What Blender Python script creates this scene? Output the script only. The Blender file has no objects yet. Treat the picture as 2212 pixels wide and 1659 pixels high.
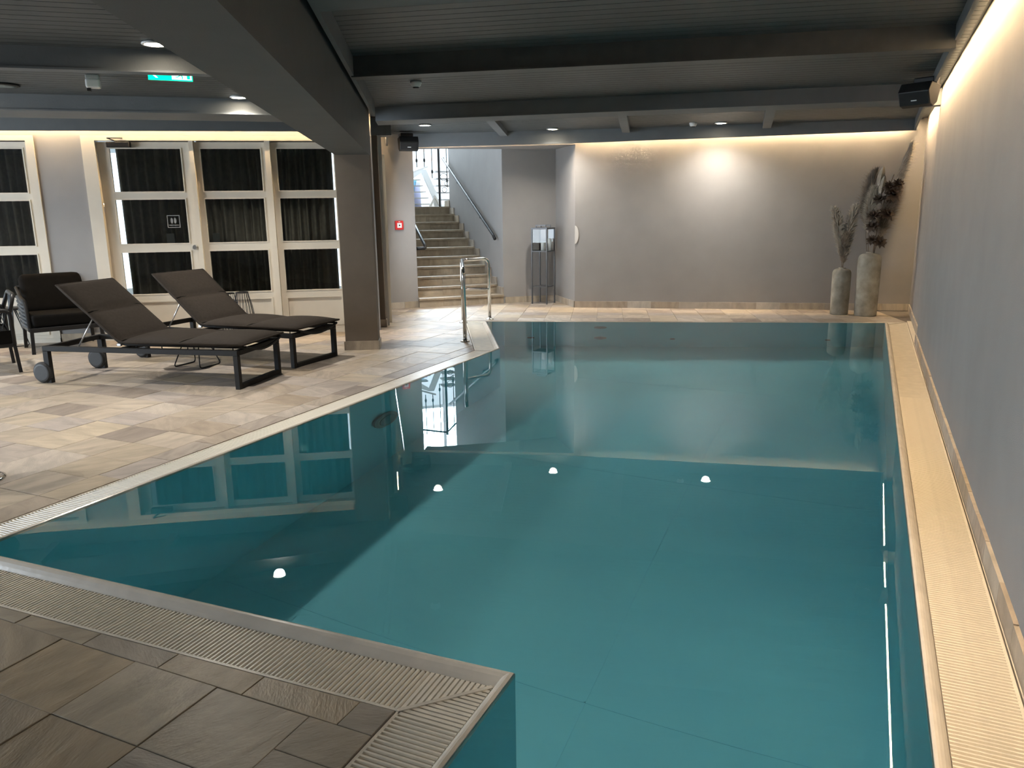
import bpy, bmesh, math, random
from mathutils import Vector, Matrix
R = math.radians
scene = bpy.context.scene
COL = scene.collection

# ------------------------------------------------------------------ camera
CAM_H, FPX = 1.45, 1668.0
ROT = ((0.91034179, -0.07833936, 0.40637516),
       (0.4136481, 0.2034457, -0.88741484),
       (-0.01315577, 0.97594712, 0.21761005))
cam_data = bpy.data.cameras.new('camera')
cam_data.sensor_fit = 'HORIZONTAL'
cam_data.sensor_width = 36.0
cam_data.lens = FPX / 2212.0 * 36.0
cam_data.clip_start, cam_data.clip_end = 0.05, 200
cam = bpy.data.objects.new('camera', cam_data)
COL.objects.link(cam)
_m = Matrix(ROT).to_4x4()
_m.translation = Vector((0, 0, CAM_H))
cam.matrix_world = _m
scene.camera = cam

# ------------------------------------------------------------------ world, exposure
world = bpy.data.worlds.new('overcast_sky')
scene.world = world
world.use_nodes = True
_bg = world.node_tree.nodes['Background']
_bg.inputs[0].default_value = (0.74, 0.88, 1.0, 1)
_bg.inputs[1].default_value = 1.6
vs = scene.view_settings
vs.view_transform = 'Standard'
vs.look = 'None'
vs.gamma = 1.0
vs.exposure = 1.12
vs.use_curve_mapping = False
cy = scene.cycles
cy.use_denoising = True
cy.max_bounces = 7
cy.diffuse_bounces = 3
cy.glossy_bounces = 3
cy.transmission_bounces = 5
cy.use_adaptive_sampling = True
cy.adaptive_threshold = 0.1
cy.adaptive_min_samples = 16
cy.transparent_max_bounces = 10
cy.sample_clamp_indirect = 3.0
cy.blur_glossy = 0.5


def area_light(name, loc, target, sx, sy, power, color, spread=180):
    d = bpy.data.lights.new(name, 'AREA')
    d.shape = 'RECTANGLE'
    d.size, d.size_y = sx, sy
    d.energy = power
    d.color = color
    d.spread = R(spread)
    d.cycles.is_caustics_light = True
    o = bpy.data.objects.new(name, d)
    COL.objects.link(o)
    o.location = loc
    o.rotation_euler = (Vector(target) - Vector(loc)).to_track_quat('-Z', 'Y').to_euler()
    return o


DAY = (0.78, 0.89, 1.0)
# daylight through the patio window at the far left and through the stairwell glazing
area_light('daylight_left_window', (-11.45, -0.25, 1.35), (-6.45, 3.2, 1.25), 5.9, 1.95, 270, DAY)
area_light('daylight_stairwell', (-9.2, 14.9, 4.3), (-5.9, 11.0, 0.6), 2.2, 2.6, 420, DAY)

# ------------------------------------------------------------------ materials
MATS = {}


def mat(name, col, rough=0.5, metal=0.0, var=0.0, vscale=6.0, bump=0.0, bscale=60.0, spec=0.5, emit=None, estr=0.0, alt=None, detail=4.0, stretch=None):
    if name in MATS:
        return MATS[name]
    m = bpy.data.materials.new(name)
    m.use_nodes = True
    nt = m.node_tree
    b = nt.nodes['Principled BSDF']
    b.inputs['Base Color'].default_value = (*col, 1)
    b.inputs['Roughness'].default_value = rough
    b.inputs['Metallic'].default_value = metal
    b.inputs['Specular IOR Level'].default_value = spec
    tc = nt.nodes.new('ShaderNodeTexCoord')
    src = tc.outputs['Object']
    if stretch:
        mp = nt.nodes.new('ShaderNodeMapping')
        mp.inputs['Scale'].default_value = stretch
        nt.links.new(src, mp.inputs[0])
        src = mp.outputs[0]
    if var > 0 or alt:
        n = nt.nodes.new('ShaderNodeTexNoise')
        n.inputs['Scale'].default_value = vscale
        n.inputs['Detail'].default_value = detail
        nt.links.new(src, n.inputs['Vector'])
        r = nt.nodes.new('ShaderNodeValToRGB')
        r.color_ramp.elements[0].position = 0.3
        r.color_ramp.elements[1].position = 0.7
        a2 = alt or tuple(min(1, c * (1 + var)) for c in col)
        r.color_ramp.elements[0].color = (*[c * (1 - var) for c in col], 1)
        r.color_ramp.elements[1].color = (*a2, 1)
        nt.links.new(n.outputs[0], r.inputs[0])
        nt.links.new(r.outputs[0], b.inputs['Base Color'])
    if bump > 0:
        n2 = nt.nodes.new('ShaderNodeTexNoise')
        n2.inputs['Scale'].default_value = bscale
        n2.inputs['Detail'].default_value = 3
        nt.links.new(src, n2.inputs['Vector'])
        bp = nt.nodes.new('ShaderNodeBump')
        bp.inputs['Strength'].default_value = bump
        bp.inputs['Distance'].default_value = 0.004
        nt.links.new(n2.outputs[0], bp.inputs['Height'])
        nt.links.new(bp.outputs[0], b.inputs['Normal'])
    if emit:
        b.inputs['Emission Color'].default_value = (*emit, 1)
        b.inputs['Emission Strength'].default_value = estr
    MATS[name] = m
    return m


def stone_mat(name, stops, rough=0.45):
    """Slate-like tile: colour per piece from object / island random, veining from noise."""
    m = bpy.data.materials.new(name)
    m.use_nodes = True
    nt = m.node_tree
    L = nt.links.new
    b = nt.nodes['Principled BSDF']
    oi = nt.nodes.new('ShaderNodeObjectInfo')
    ge = nt.nodes.new('ShaderNodeNewGeometry')
    add = nt.nodes.new('ShaderNodeMath')
    L(oi.outputs['Random'], add.inputs[0])
    L(ge.outputs['Random Per Island'], add.inputs[1])
    fr = nt.nodes.new('ShaderNodeMath')
    fr.operation = 'FRACT'
    L(add.outputs[0], fr.inputs[0])
    ramp = nt.nodes.new('ShaderNodeValToRGB')
    els = ramp.color_ramp.elements
    while len(els) < len(stops):
        els.new(0.5)
    for i, c in enumerate(stops):
        els[i].position = i / (len(stops) - 1)
        els[i].color = (*c, 1)
    L(fr.outputs[0], ramp.inputs[0])
    # veins in world position, rotated per piece
    vr = nt.nodes.new('ShaderNodeVectorRotate')
    vr.rotation_type = 'Z_AXIS'
    ml = nt.nodes.new('ShaderNodeMath')
    ml.operation = 'MULTIPLY'
    ml.inputs[1].default_value = 6.28
    L(fr.outputs[0], ml.inputs[0])
    L(ml.outputs[0], vr.inputs['Angle'])
    L(ge.outputs['Position'], vr.inputs['Vector'])
    mp = nt.nodes.new('ShaderNodeMapping')
    mp.inputs['Scale'].default_value = (3.0, 9.0, 3.0)
    L(vr.outputs[0], mp.inputs[0])
    n = nt.nodes.new('ShaderNodeTexNoise')
    n.inputs['Scale'].default_value = 1.3
    n.inputs['Detail'].default_value = 7
    n.inputs['Distortion'].default_value = 0.8
    L(mp.outputs[0], n.inputs['Vector'])
    mr = nt.nodes.new('ShaderNodeMapRange')
    mr.inputs['From Min'].default_value = 0.3
    mr.inputs['From Max'].default_value = 0.7
    mr.inputs['To Min'].default_value = 0.78
    mr.inputs['To Max'].default_value = 1.18
    L(n.outputs[0], mr.inputs[0])
    mx = nt.nodes.new('ShaderNodeMix')
    mx.data_type = 'RGBA'
    mx.blend_type = 'MULTIPLY'
    mx.inputs['Factor'].default_value = 1.0
    L(ramp.outputs[0], mx.inputs[6])
    L(mr.outputs[0], mx.inputs[7])
    L(mx.outputs[2], b.inputs['Base Color'])
    b.inputs['Roughness'].default_value = rough
    bp = nt.nodes.new('ShaderNodeBump')
    nf = nt.nodes.new('ShaderNodeTexNoise')
    nf.inputs['Scale'].default_value = 14.0
    nf.inputs['Detail'].default_value = 5
    L(mp.outputs[0], nf.inputs['Vector'])
    sm_ = nt.nodes.new('ShaderNodeMath')
    sm_.operation = 'MULTIPLY_ADD'
    sm_.inputs[1].default_value = 0.35
    L(nf.outputs[0], sm_.inputs[0])
    L(n.outputs[0], sm_.inputs[2])
    bp.inputs['Strength'].default_value = 0.7
    bp.inputs['Distance'].default_value = 0.006
    L(sm_.outputs[0], bp.inputs['Height'])
    L(bp.outputs[0], b.inputs['Normal'])
    MATS[name] = m
    return m


def glass_mat(name, col=(1, 1, 1), tint=1.0):
    """Window pane: clear straight-through glass with fresnel reflection."""
    m = bpy.data.materials.new(name)
    m.use_nodes = True
    nt = m.node_tree
    nt.nodes.remove(nt.nodes['Principled BSDF'])
    out = nt.nodes['Material Output']
    tr = nt.nodes.new('ShaderNodeBsdfTransparent')
    tr.inputs[0].default_value = (*[c * tint for c in col], 1)
    gl = nt.nodes.new('ShaderNodeBsdfGlossy')
    gl.inputs['Roughness'].default_value = 0.0
    fz = nt.nodes.new('ShaderNodeFresnel')
    fz.inputs[0].default_value = 1.5
    mx = nt.nodes.new('ShaderNodeMixShader')
    nt.links.new(fz.outputs[0], mx.inputs[0])
    nt.links.new(tr.outputs[0], mx.inputs[1])
    nt.links.new(gl.outputs[0], mx.inputs[2])
    nt.links.new(mx.outputs[0], out.inputs[0])
    MATS[name] = m
    return m


M = MATS
mat('wall_paint', (0.295, 0.285, 0.278), 0.85, var=0.04, vscale=3, bump=0.35, bscale=220)
mat('wall_white', (0.62, 0.60, 0.57), 0.7, var=0.03, bump=0.1)
mat('ceiling_paint', (0.072, 0.080, 0.083), 0.45, var=0.12, vscale=9)
mat('beam_paint', (0.088, 0.094, 0.095), 0.6, var=0.06, bump=0.25, bscale=180)
mat('fascia_paint', (0.150, 0.162, 0.170), 0.6, var=0.06, bump=0.2)
mat('column_paint', (0.158, 0.126, 0.096), 0.75, var=0.05, bump=0.3, bscale=200)
mat('grout', (0.16, 0.14, 0.12), 0.9, var=0.15)
mat('ceramic', (0.74, 0.68, 0.57), 0.32, var=0.07, vscale=14)
mat('ceramic_lip', (0.66, 0.60, 0.51), 0.25, var=0.08, vscale=9, bump=0.15, bscale=30)
mat('gutter_dark', (0.20, 0.18, 0.15), 0.7)
mat('joinery', (0.66, 0.60, 0.50), 0.4, var=0.03, vscale=5)
mat('curtain_cloth', (0.20, 0.165, 0.125), 0.9, var=0.15, vscale=20, bump=0.2, bscale=400)
mat('black_metal', (0.012, 0.012, 0.013), 0.42, spec=0.35, var=0.1)
mat('anthracite_metal', (0.011, 0.0105, 0.010), 0.6, spec=0.25, var=0.08)
mat('lounger_cloth', (0.034, 0.028, 0.023), 0.9, spec=0.15, var=0.10, vscale=40, bump=0.5, bscale=500)
mat('dark_cushion', (0.006, 0.0055, 0.005), 0.95, spec=0.1, var=0.2, vscale=20, bump=0.4, bscale=400)
mat('rope', (0.045, 0.052, 0.058), 0.8, var=0.2, vscale=30, bump=0.5, bscale=200)
mat('rubber', (0.018, 0.018, 0.018), 0.7)
mat('wheel_face', (0.013, 0.013, 0.0125), 0.5)
mat('chrome', (0.72, 0.70, 0.67), 0.14, metal=1.0)
mat('aluminium', (0.62, 0.62, 0.62), 0.3, metal=1.0)
mat('lantern_metal', (0.085, 0.088, 0.095), 0.4, metal=0.3)
mat('candle_wax', (0.85, 0.82, 0.74), 0.5)
mat('vase_clay', (0.235, 0.215, 0.170), 0.85, alt=(0.36, 0.34, 0.29), var=0.25, vscale=7, bump=0.8, bscale=25, detail=8)
mat('pampas', (0.47, 0.41, 0.33), 0.95, var=0.2, vscale=15)
mat('pampas_dark', (0.27, 0.22, 0.17), 0.95, var=0.25, vscale=15)
mat('dry_stem', (0.16, 0.12, 0.085), 0.8, var=0.2)
mat('dry_flower', (0.095, 0.068, 0.048), 0.7, var=0.35, vscale=25)
mat('red_plastic', (0.62, 0.03, 0.03), 0.35)
mat('white_plastic', (0.80, 0.80, 0.79), 0.4)
mat('grey_plastic', (0.45, 0.46, 0.46), 0.45)
mat('black_plastic', (0.010, 0.010, 0.011), 0.45)
mat('white_print', (0.85, 0.85, 0.85), 0.6)
mat('sign_green', (0.0, 0.45, 0.2), 0.4, emit=(0.0, 0.62, 0.27), estr=1.4)
mat('sign_white', (0.9, 0.95, 0.92), 0.4, emit=(0.85, 1.0, 0.93), estr=2.2)
mat('spot_glow', (1, 0.9, 0.75), 0.4, emit=(1.0, 0.84, 0.62), estr=40)
mat('led_glow', (1, 0.8, 0.5), 0.4, emit=(1.0, 0.71, 0.40), estr=185)
mat('led_soft', (1, 0.8, 0.5), 0.4, emit=(1.0, 0.71, 0.40), estr=45)
mat('led_profile', (0.42, 0.22, 0.10), 0.5, var=0.1)
mat('stair_paint_white', (0.86, 0.88, 0.90), 0.5)
mat('blue_panel', (0.20, 0.50, 0.72), 0.4, var=0.1)
mat('lilac_panel', (0.55, 0.56, 0.78), 0.4)
mat('oak', (0.30, 0.19, 0.10), 0.5)
mat('pool_liner', (0.29, 0.86, 0.995), 0.6, var=0.035, vscale=1.3, detail=2)
mat('liner_weld', (0.282, 0.845, 0.98), 0.6)
mat('pool_liner_light', (0.34, 0.62, 0.60), 0.6, var=0.03, vscale=2, detail=2)
mat('fitting_grey', (0.10, 0.18, 0.20), 0.5)
mat('fitting_ring', (0.30, 0.36, 0.36), 0.35, metal=0.6)
mat('fitting_lens', (0.20, 0.34, 0.36), 0.2)
stone_mat('floor_stone', [(0.30, 0.235, 0.165), (0.385, 0.325, 0.26), (0.44, 0.375, 0.30), (0.40, 0.33, 0.235), (0.36, 0.315, 0.28), (0.45, 0.395, 0.33), (0.245, 0.20, 0.165), (0.41, 0.36, 0.315), (0.46, 0.385, 0.28)], 0.50)
stone_mat('near_stone', [(0.31, 0.245, 0.165), (0.37, 0.31, 0.225), (0.27, 0.24, 0.205), (0.36, 0.275, 0.17), (0.33, 0.285, 0.215)], 0.36)
stone_mat('skirt_stone', [(0.40, 0.33, 0.24), (0.50, 0.46, 0.40), (0.36, 0.30, 0.24), (0.47, 0.40, 0.30)], 0.5)
stone_mat('stair_stone', [(0.34, 0.27, 0.19), (0.40, 0.33, 0.24), (0.30, 0.245, 0.18), (0.43, 0.35, 0.25)], 0.45)
glass_mat('window_glass', (0.92, 0.96, 0.96))
glass_mat('lantern_glass', (0.95, 0.98, 1.0))


def water_mat():
    m = bpy.data.materials.new('pool_water')
    m.use_nodes = True
    nt = m.node_tree
    b = nt.nodes['Principled BSDF']
    b.inputs['Base Color'].default_value = (0.90, 0.99, 1.0, 1)
    b.inputs['Roughness'].default_value = 0.0
    b.inputs['IOR'].default_value = 1.333
    b.inputs['Transmission Weight'].default_value = 1.0
    MATS['pool_water'] = m


water_mat()

# ------------------------------------------------------------------ mesh helpers


def link(o, parent=None):
    COL.objects.link(o)
    if parent is not None:
        o.parent = parent
    return o


def mesh(name, verts, faces, m, parent=None, smooth=False, fix=True):
    me = bpy.data.meshes.new(name)
    me.from_pydata([tuple(v) for v in verts], [], faces)
    if fix:
        bm = bmesh.new()
        bm.from_mesh(me)
        bmesh.ops.recalc_face_normals(bm, faces=bm.faces)
        bm.to_mesh(me)
        bm.free()
    me.materials.append(M[m])
    if smooth:
        me.polygons.foreach_set('use_smooth', [True] * len(me.polygons))
    me.update()
    return link(bpy.data.objects.new(name, me), parent)


def share(name, src, parent, loc=(0, 0, 0), rz=0.0, mt=None):
    o = bpy.data.objects.new(name, src.data)
    link(o, parent)
    o.location = loc
    o.rotation_euler = (0, 0, rz)
    return o


def tag(o, label, cat, group=None, kind=None):
    o['label'] = label
    o['category'] = cat
    if group:
        o['group'] = group
    if kind:
        o['kind'] = kind
    return o


def struct(o, label, cat='structure'):
    return tag(o, label, cat, kind='structure')


def empty(name, loc=(0, 0, 0), rz=0.0):
    o = bpy.data.objects.new(name, None)
    o.empty_display_size = 0.1
    link(o)
    o.location = loc
    o.rotation_euler = (0, 0, rz)
    return o


def prism(name, poly, z0, z1, m, parent=None, z0b=None):
    """poly: list of (x,y); vertical prism.  z0 may be a list per corner."""
    n = len(poly)
    zz0 = z0 if isinstance(z0, (list, tuple)) else [z0] * n
    zz1 = z1 if isinstance(z1, (list, tuple)) else [z1] * n
    v = [(p[0], p[1], z) for p, z in zip(poly, zz0)] + [(p[0], p[1], z) for p, z in zip(poly, zz1)]
    f = [list(range(n))[::-1], list(range(n, 2 * n))] + [[i, (i + 1) % n, (i + 1) % n + n, i + n] for i in range(n)]
    return mesh(name, v, f, m, parent)


def box(name, lo, hi, m, parent=None, bevel=0.0, seg=2):
    x0, y0, z0 = lo
    x1, y1, z1 = hi
    o = prism(name, [(x0, y0), (x1, y0), (x1, y1), (x0, y1)], z0, z1, m, parent)
    if bevel > 0:
        bev(o, bevel, seg)
    return o


def bev(o, w, seg=2):
    bm = bmesh.new()
    bm.from_mesh(o.data)
    bmesh.ops.bevel(bm, geom=list(bm.edges), offset=w, segments=seg, affect='EDGES', profile=0.6)
    bm.to_mesh(o.data)
    bm.free()
    if seg > 1:
        o.data.polygons.foreach_set('use_smooth', [False] * len(o.data.polygons))
    return o


def strip(name, p, q, th, z0, z1, m, parent=None, side=1):
    """Wall / board from p to q (2-D) with thickness on the left (side=1) or right (-1)."""
    p, q = Vector(p), Vector(q)
    d = (q - p).normalized()
    n = Vector((-d.y, d.x)) * th * side
    return prism(name, [p, q, q + n, p + n], z0, z1, m, parent)


def lathe(name, prof, m, parent=None, seg=24, loc=(0, 0, 0), smooth=True, caps=True):
    v, f = [], []
    for r, z in prof:
        for i in range(seg):
            a = 2 * math.pi * i / seg
            v.append((loc[0] + r * math.cos(a), loc[1] + r * math.sin(a), loc[2] + z))
    for j in range(len(prof) - 1):
        for i in range(seg):
            a, b = j * seg + i, j * seg + (i + 1) % seg
            f.append([a, b, b + seg, a + seg])
    if caps:
        f.append(list(range(seg))[::-1])
        f.append([len(v) - seg + i for i in range(seg)])
    return mesh(name, v, f, m, parent, smooth)


def fillet(pts, r, n=5):
    pts = [Vector(p) for p in pts]
    out = [pts[0]]
    for i in range(1, len(pts) - 1):
        a, b, c = pts[i - 1], pts[i], pts[i + 1]
        u, w = (a - b), (c - b)
        k = min(r, u.length * .45, w.length * .45)
        s, e = b + u.normalized() * k, b + w.normalized() * k
        for j in range(n + 1):
            t = j / n
            out.append(s * (1 - t) ** 2 + b * 2 * t * (1 - t) + e * t * t)
    out.append(pts[-1])
    return out


def tube(name, pts, r, m, parent=None, sides=8, closed=False, smooth=True):
    pts = [Vector(p) for p in pts]
    n = len(pts)
    rr = r if isinstance(r, (list, tuple)) else [r] * n
    v, f = [], []
    t0 = (pts[1] - pts[0]).normalized()
    up = Vector((0, 0, 1)) if abs(t0.z) < 0.9 else Vector((1, 0, 0))
    nrm = (up - t0 * up.dot(t0)).normalized()
    for i in range(n):
        if closed:
            t = (pts[(i + 1) % n] - pts[i - 1]).normalized()
        else:
            t = (pts[min(i + 1, n - 1)] - pts[max(i - 1, 0)]).normalized()
        nrm = (nrm - t * nrm.dot(t)).normalized()
        bn = t.cross(nrm)
        for k in range(sides):
            a = 2 * math.pi * k / sides
            v.append(pts[i] + (nrm * math.cos(a) + bn * math.sin(a)) * rr[i])
    for i in range(n if closed else n - 1):
        j = (i + 1) % n
        for k in range(sides):
            l = (k + 1) % sides
            f.append([i * sides + k, i * sides + l, j * sides + l, j * sides + k])
    if not closed:
        f.append([k for k in range(sides)][::-1])
        f.append([(n - 1) * sides + k for k in range(sides)])
    return mesh(name, v, f, m, parent, smooth)


def bar(name, p, q, w, h, m, parent=None, up=(0, 0, 1)):
    """Rectangular bar between two 3-D points."""
    p, q, up = Vector(p), Vector(q), Vector(up)
    t = (q - p).normalized()
    if abs(t.dot(up)) > 0.95:
        up = Vector((1, 0, 0))
    s = t.cross(up).normalized()
    u = s.cross(t).normalized()
    v = []
    for c in (p, q):
        for a, b in ((-1, -1), (1, -1), (1, 1), (-1, 1)):
            v.append(c + s * (a * w / 2) + u * (b * h / 2))
    f = [[0, 1, 2, 3], [7, 6, 5, 4], [0, 4, 5, 1], [1, 5, 6, 2], [2, 6, 7, 3], [3, 7, 4, 0]]
    return mesh(name, v, f, m, parent)


def clip(poly, halves):
    """Keep the part of a convex polygon where a*x+b*y<=c for every (a,b,c)."""
    for a, b, c in halves:
        out = []
        n = len(poly)
        for i in range(n):
            p, q = poly[i], poly[(i + 1) % n]
            dp, dq = a * p[0] + b * p[1] - c, a * q[0] + b * q[1] - c
            if dp <= 1e-9:
                out.append(p)
            if (dp < -1e-9 and dq > 1e-9) or (dp > 1e-9 and dq < -1e-9):
                t = dp / (dp - dq)
                out.append((p[0] + (q[0] - p[0]) * t, p[1] + (q[1] - p[1]) * t))
        poly = out
        if len(poly) < 3:
            return []
    return poly


def area2(poly):
    return 0.5 * sum(poly[i][0] * poly[(i + 1) % len(poly)][1] - poly[(i + 1) % len(poly)][0] * poly[i][1] for i in range(len(poly)))


def left_of(p, q):
    """Half-plane to the left of p->q as (a,b,c)."""
    dx, dy = q[0] - p[0], q[1] - p[1]
    return (dy, -dx, dy * p[0] - dx * p[1])


def shrink(poly, g):
    if area2(poly) < 0:
        poly = poly[::-1]
    hs = []
    for i in range(len(poly)):
        p, q = poly[i], poly[(i + 1) % len(poly)]
        l = math.hypot(q[0] - p[0], q[1] - p[1])
        if l < 1e-6:
            continue
        a, b, c = left_of(p, q)
        hs.append((a / l, b / l, c / l - g))
    return clip(poly, hs)


def offset_poly(P, w):
    """Mitred outward offset of a CCW polygon."""
    n = len(P)
    out = []
    for i in range(n):
        a, b, c = Vector(P[i - 1]), Vector(P[i]), Vector(P[(i + 1) % n])
        d1, d2 = (b - a).normalized(), (c - b).normalized()
        n1, n2 = Vector((d1.y, -d1.x)), Vector((d2.y, -d2.x))
        k = w / (1 + n1.dot(n2))
        out.append(b + (n1 + n2) * k)
    return out


def view_px(x, y, z):
    """Rough apparent size: used only to choose which repeats get objects of their own."""
    d = Vector((x, y, z - CAM_H))
    Rm = Matrix(ROT).transposed()
    c = Rm @ d
    if c.z > -0.2:
        return None
    return (1106 + FPX * c.x / -c.z, 829.5 - FPX * c.y / -c.z)


def in_view(x, y, z, pad=60):
    q = view_px(x, y, z)
    return q is not None and -pad < q[0] < 2212 + pad and -pad < q[1] < 1659 + pad


# ------------------------------------------------------------------ pool plan
P_A, P_B = (0.265, 0.50), (0.265, 10.93)
P_F, P_T = (-4.66, 9.36), (-3.575, 7.50)
P_L, P_N, P_S = (-3.56, 1.93), (-0.93, 2.025), (-0.92, 0.50)
POOL = [(x * .98, y * .98) for x, y in (P_A, P_B, P_F, P_T, P_L, P_N, P_S)]     # measured at the height of the raised lip
GW = 0.27
OUT = offset_poly(POOL, GW)
LIP = offset_poly(POOL, 0.05)
WATER_Z, DEPTH = 0.027, -1.70
# floor regions (convex), outside the gutter
O_A, O_B, O_F, O_T, O_L, O_N, O_S = [tuple(p) for p in OUT]
H_NEAR = left_of(O_N, O_L)            # towards the photographer
H_NEAR_INV = tuple(-c for c in H_NEAR)
H_SIDE = left_of(O_S, O_N)
H_LEFT = left_of(O_L, O_T)
H_DIAG = left_of(O_T, O_F)
H_FAR = left_of(O_B, O_F)
H_FAR_INV = H_FAR
H_FARSIDE = tuple(-c for c in H_FAR)


def chk(h, p):
    return h[0] * p[0] + h[1] * p[1] - h[2] <= 0


def orient(h, inside):
    return h if chk(h, inside) else tuple(-c for c in h)


H_NEAR = orient(H_NEAR, (-2, 0.5))
H_NEAR_INV = tuple(-c for c in H_NEAR)
H_SIDE = orient(H_SIDE, (-2, 1))
H_LEFT = orient(H_LEFT, (-6, 4))
H_DIAG = orient(H_DIAG, (-8, 6))
H_BACK = orient(H_FAR, (-2, 12))
H_FRONT = tuple(-c for c in H_BACK)
BIG = [(-14, -4), (0.7, -4), (0.7, 13.2), (-14, 13.2)]
REG_NEAR = [H_NEAR, H_SIDE]
REG_LEFT = [H_NEAR_INV, H_LEFT, H_DIAG, H_FRONT]
REG_BACK = [H_BACK]
SIDE_INV = tuple(-c for c in H_SIDE)
REG_CAM = [SIDE_INV, (0, 1, O_S[1])]

# ------------------------------------------------------------------ floor slab + tiles
fl_polys = [clip(BIG, r) for r in (REG_NEAR, REG_LEFT, REG_BACK, REG_CAM)]
floor = prism('floor', fl_polys[1], -0.25, -0.007, 'grout')
struct(floor, 'beige and grey natural stone tiled pool deck', 'floor')
for k, pl in enumerate((fl_polys[0], fl_polys[2], fl_polys[3])):
    prism('screed_bed', pl, -0.25, -0.007, 'grout', floor)

tiles = []     # (poly, full, cx, cy, material)


def grid_tiles(origin, ang, nx, ny, sx, sy, halves, m, rnd, stagger=0.0, merge=0.0):
    ca, sa = math.cos(ang), math.sin(ang)
    for i in range(nx[0], nx[1]):
        for j in range(ny[0], ny[1]):
            x0, y0 = i * sx, j * sy + (stagger * (i % 2))
            loc = [(x0, y0), (x0 + sx, y0), (x0 + sx, y0 + sy), (x0, y0 + sy)]
            w = [(origin[0] + ca * a - sa * b, origin[1] + sa * a + ca * b) for a, b in loc]
            c = clip(w, halves)
            if len(c) < 3 or abs(area2(c)) < 0.0015:
                continue
            tiles.append((c, abs(abs(area2(c)) - sx * sy) < 1e-6, m, ang, sx, sy))


TX, TY = 0.362, 0.300
JY = 1.582
# near deck: field, border row along the gutter, strip along the side gutter
NB = (0, 1, JY)
SB = (1, 0, -1.398)
grid_tiles((-1.398, JY), 0, (-26, 0), (-9, 0), TX, TY, [NB, SB] + REG_NEAR, 'near_stone', 1)
grid_tiles((-1.30, JY), 0, (-24, 1), (0, 1), TX, 0.34, [(0, -1, -JY)] + REG_NEAR, 'near_stone', 2)
grid_tiles((-1.398, JY - 0.155), 0, (0, 1), (-9, 1), 0.30, TY, [NB, (-1, 0, 1.398)] + REG_NEAR, 'near_stone', 3)
# left deck with border strip
LB = (1, 0, -3.945)
grid_tiles((-3.945, 1.90), 0, (-22, 0), (-1, 30), TX, TY, [LB] + REG_LEFT, 'floor_stone', 4)
grid_tiles((-3.945, 1.78), 0, (0, 1), (-1, 30), 0.2, 0.36, [(-1, 0, 3.945)] + REG_LEFT, 'floor_stone', 5)
# far deck follows the far pool edge
fa = math.atan2(P_B[1] - P_F[1], P_B[0] - P_F[0])
grid_tiles(O_F, fa, (-12, 16), (0, 10), 0.36, 0.30, REG_BACK, 'floor_stone', 6)
grid_tiles((-1.155, 0.2), 0, (0, 5), (-10, 1), TX, TY, REG_CAM, 'near_stone', 7)


def tile_px(c):
    xs = [view_px(p[0], p[1], 0) for p in c]
    if any(q is None for q in xs):
        return 0
    cx, cyy = sum(q[0] for q in xs) / len(xs), sum(q[1] for q in xs) / len(xs)
    if not (-30 < cx < 2242 and 400 < cyy < 1720):
        return 0
    return abs(area2(xs))


ranked = sorted(range(len(tiles)), key=lambda i: -tile_px(tiles[i][0]))
TOP = set(ranked[:300])
tile_src = {}
random.seed(4)


def tile_geo(poly, z0, z1, ch):
    if area2(poly) < 0:
        poly = poly[::-1]
    top = shrink(poly, ch)
    if len(top) != len(poly):
        top = poly
    n = len(poly)
    v = [(*p, z0) for p in poly] + [(*p, z1 - ch * .6) for p in poly] + [(*p, z1) for p in top]
    f = [list(range(2 * n, 3 * n))]
    for k in range(2):
        f += [[k * n + i, k * n + (i + 1) % n, (k + 1) * n + (i + 1) % n, (k + 1) * n + i] for i in range(n)]
    return v, f


rest = {}
for i, (c, full, m, ang, sx, sy) in enumerate(tiles):
    dz = random.uniform(-0.0012, 0.0012)
    if i in TOP:
        if full:
            key = (m, ang, sx, sy)
            if key not in tile_src:
                h = shrink([(-sx / 2, -sy / 2), (sx / 2, -sy / 2), (sx / 2, sy / 2), (-sx / 2, sy / 2)], 0.0014)
                v, f = tile_geo(h, -0.012, 0.0, 0.002)
                tile_src[key] = mesh('floor_tile', v, f, m, floor)
                o = tile_src[key]
            else:
                o = share('floor_tile', tile_src[key], floor)
            o.location = (sum(p[0] for p in c) / 4, sum(p[1] for p in c) / 4, dz)
            o.rotation_euler.z = ang
        else:
            s = shrink(c, 0.0014)
            if len(s) < 3:
                continue
            v, f = tile_geo(s, -0.012, dz, 0.002)
            mesh('floor_tile', v, f, m, floor)
    else:
        s = shrink(c, 0.0014)
        if len(s) < 3:
            continue
        v, f = tile_geo(s, -0.012, dz, 0.002)
        V, F = rest.setdefault(m, ([], []))
        k = len(V)
        V += v
        F += [[a + k for a in q] for q in f]
for m, (V, F) in rest.items():
    o = mesh('floor_tiling', V, F, m, floor, fix=False)
    o['kind'] = 'stuff'

# ------------------------------------------------------------------ pool basin and water
n = len(POOL)
bv = [(*p, 0.0) for p in POOL] + [(*p, DEPTH) for p in POOL]
basin = mesh('pool_basin', bv, [[i, (i + 1) % n, (i + 1) % n + n, i + n] for i in range(n)] + [list(range(n, 2 * n))[::-1]], 'pool_liner')
bm = bmesh.new(); bm.from_mesh(basin.data)
bmesh.ops.reverse_faces(bm, faces=bm.faces[:]); bm.to_mesh(basin.data); bm.free()
struct(basin, 'teal lined swimming pool basin with straight walls', 'pool')
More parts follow.
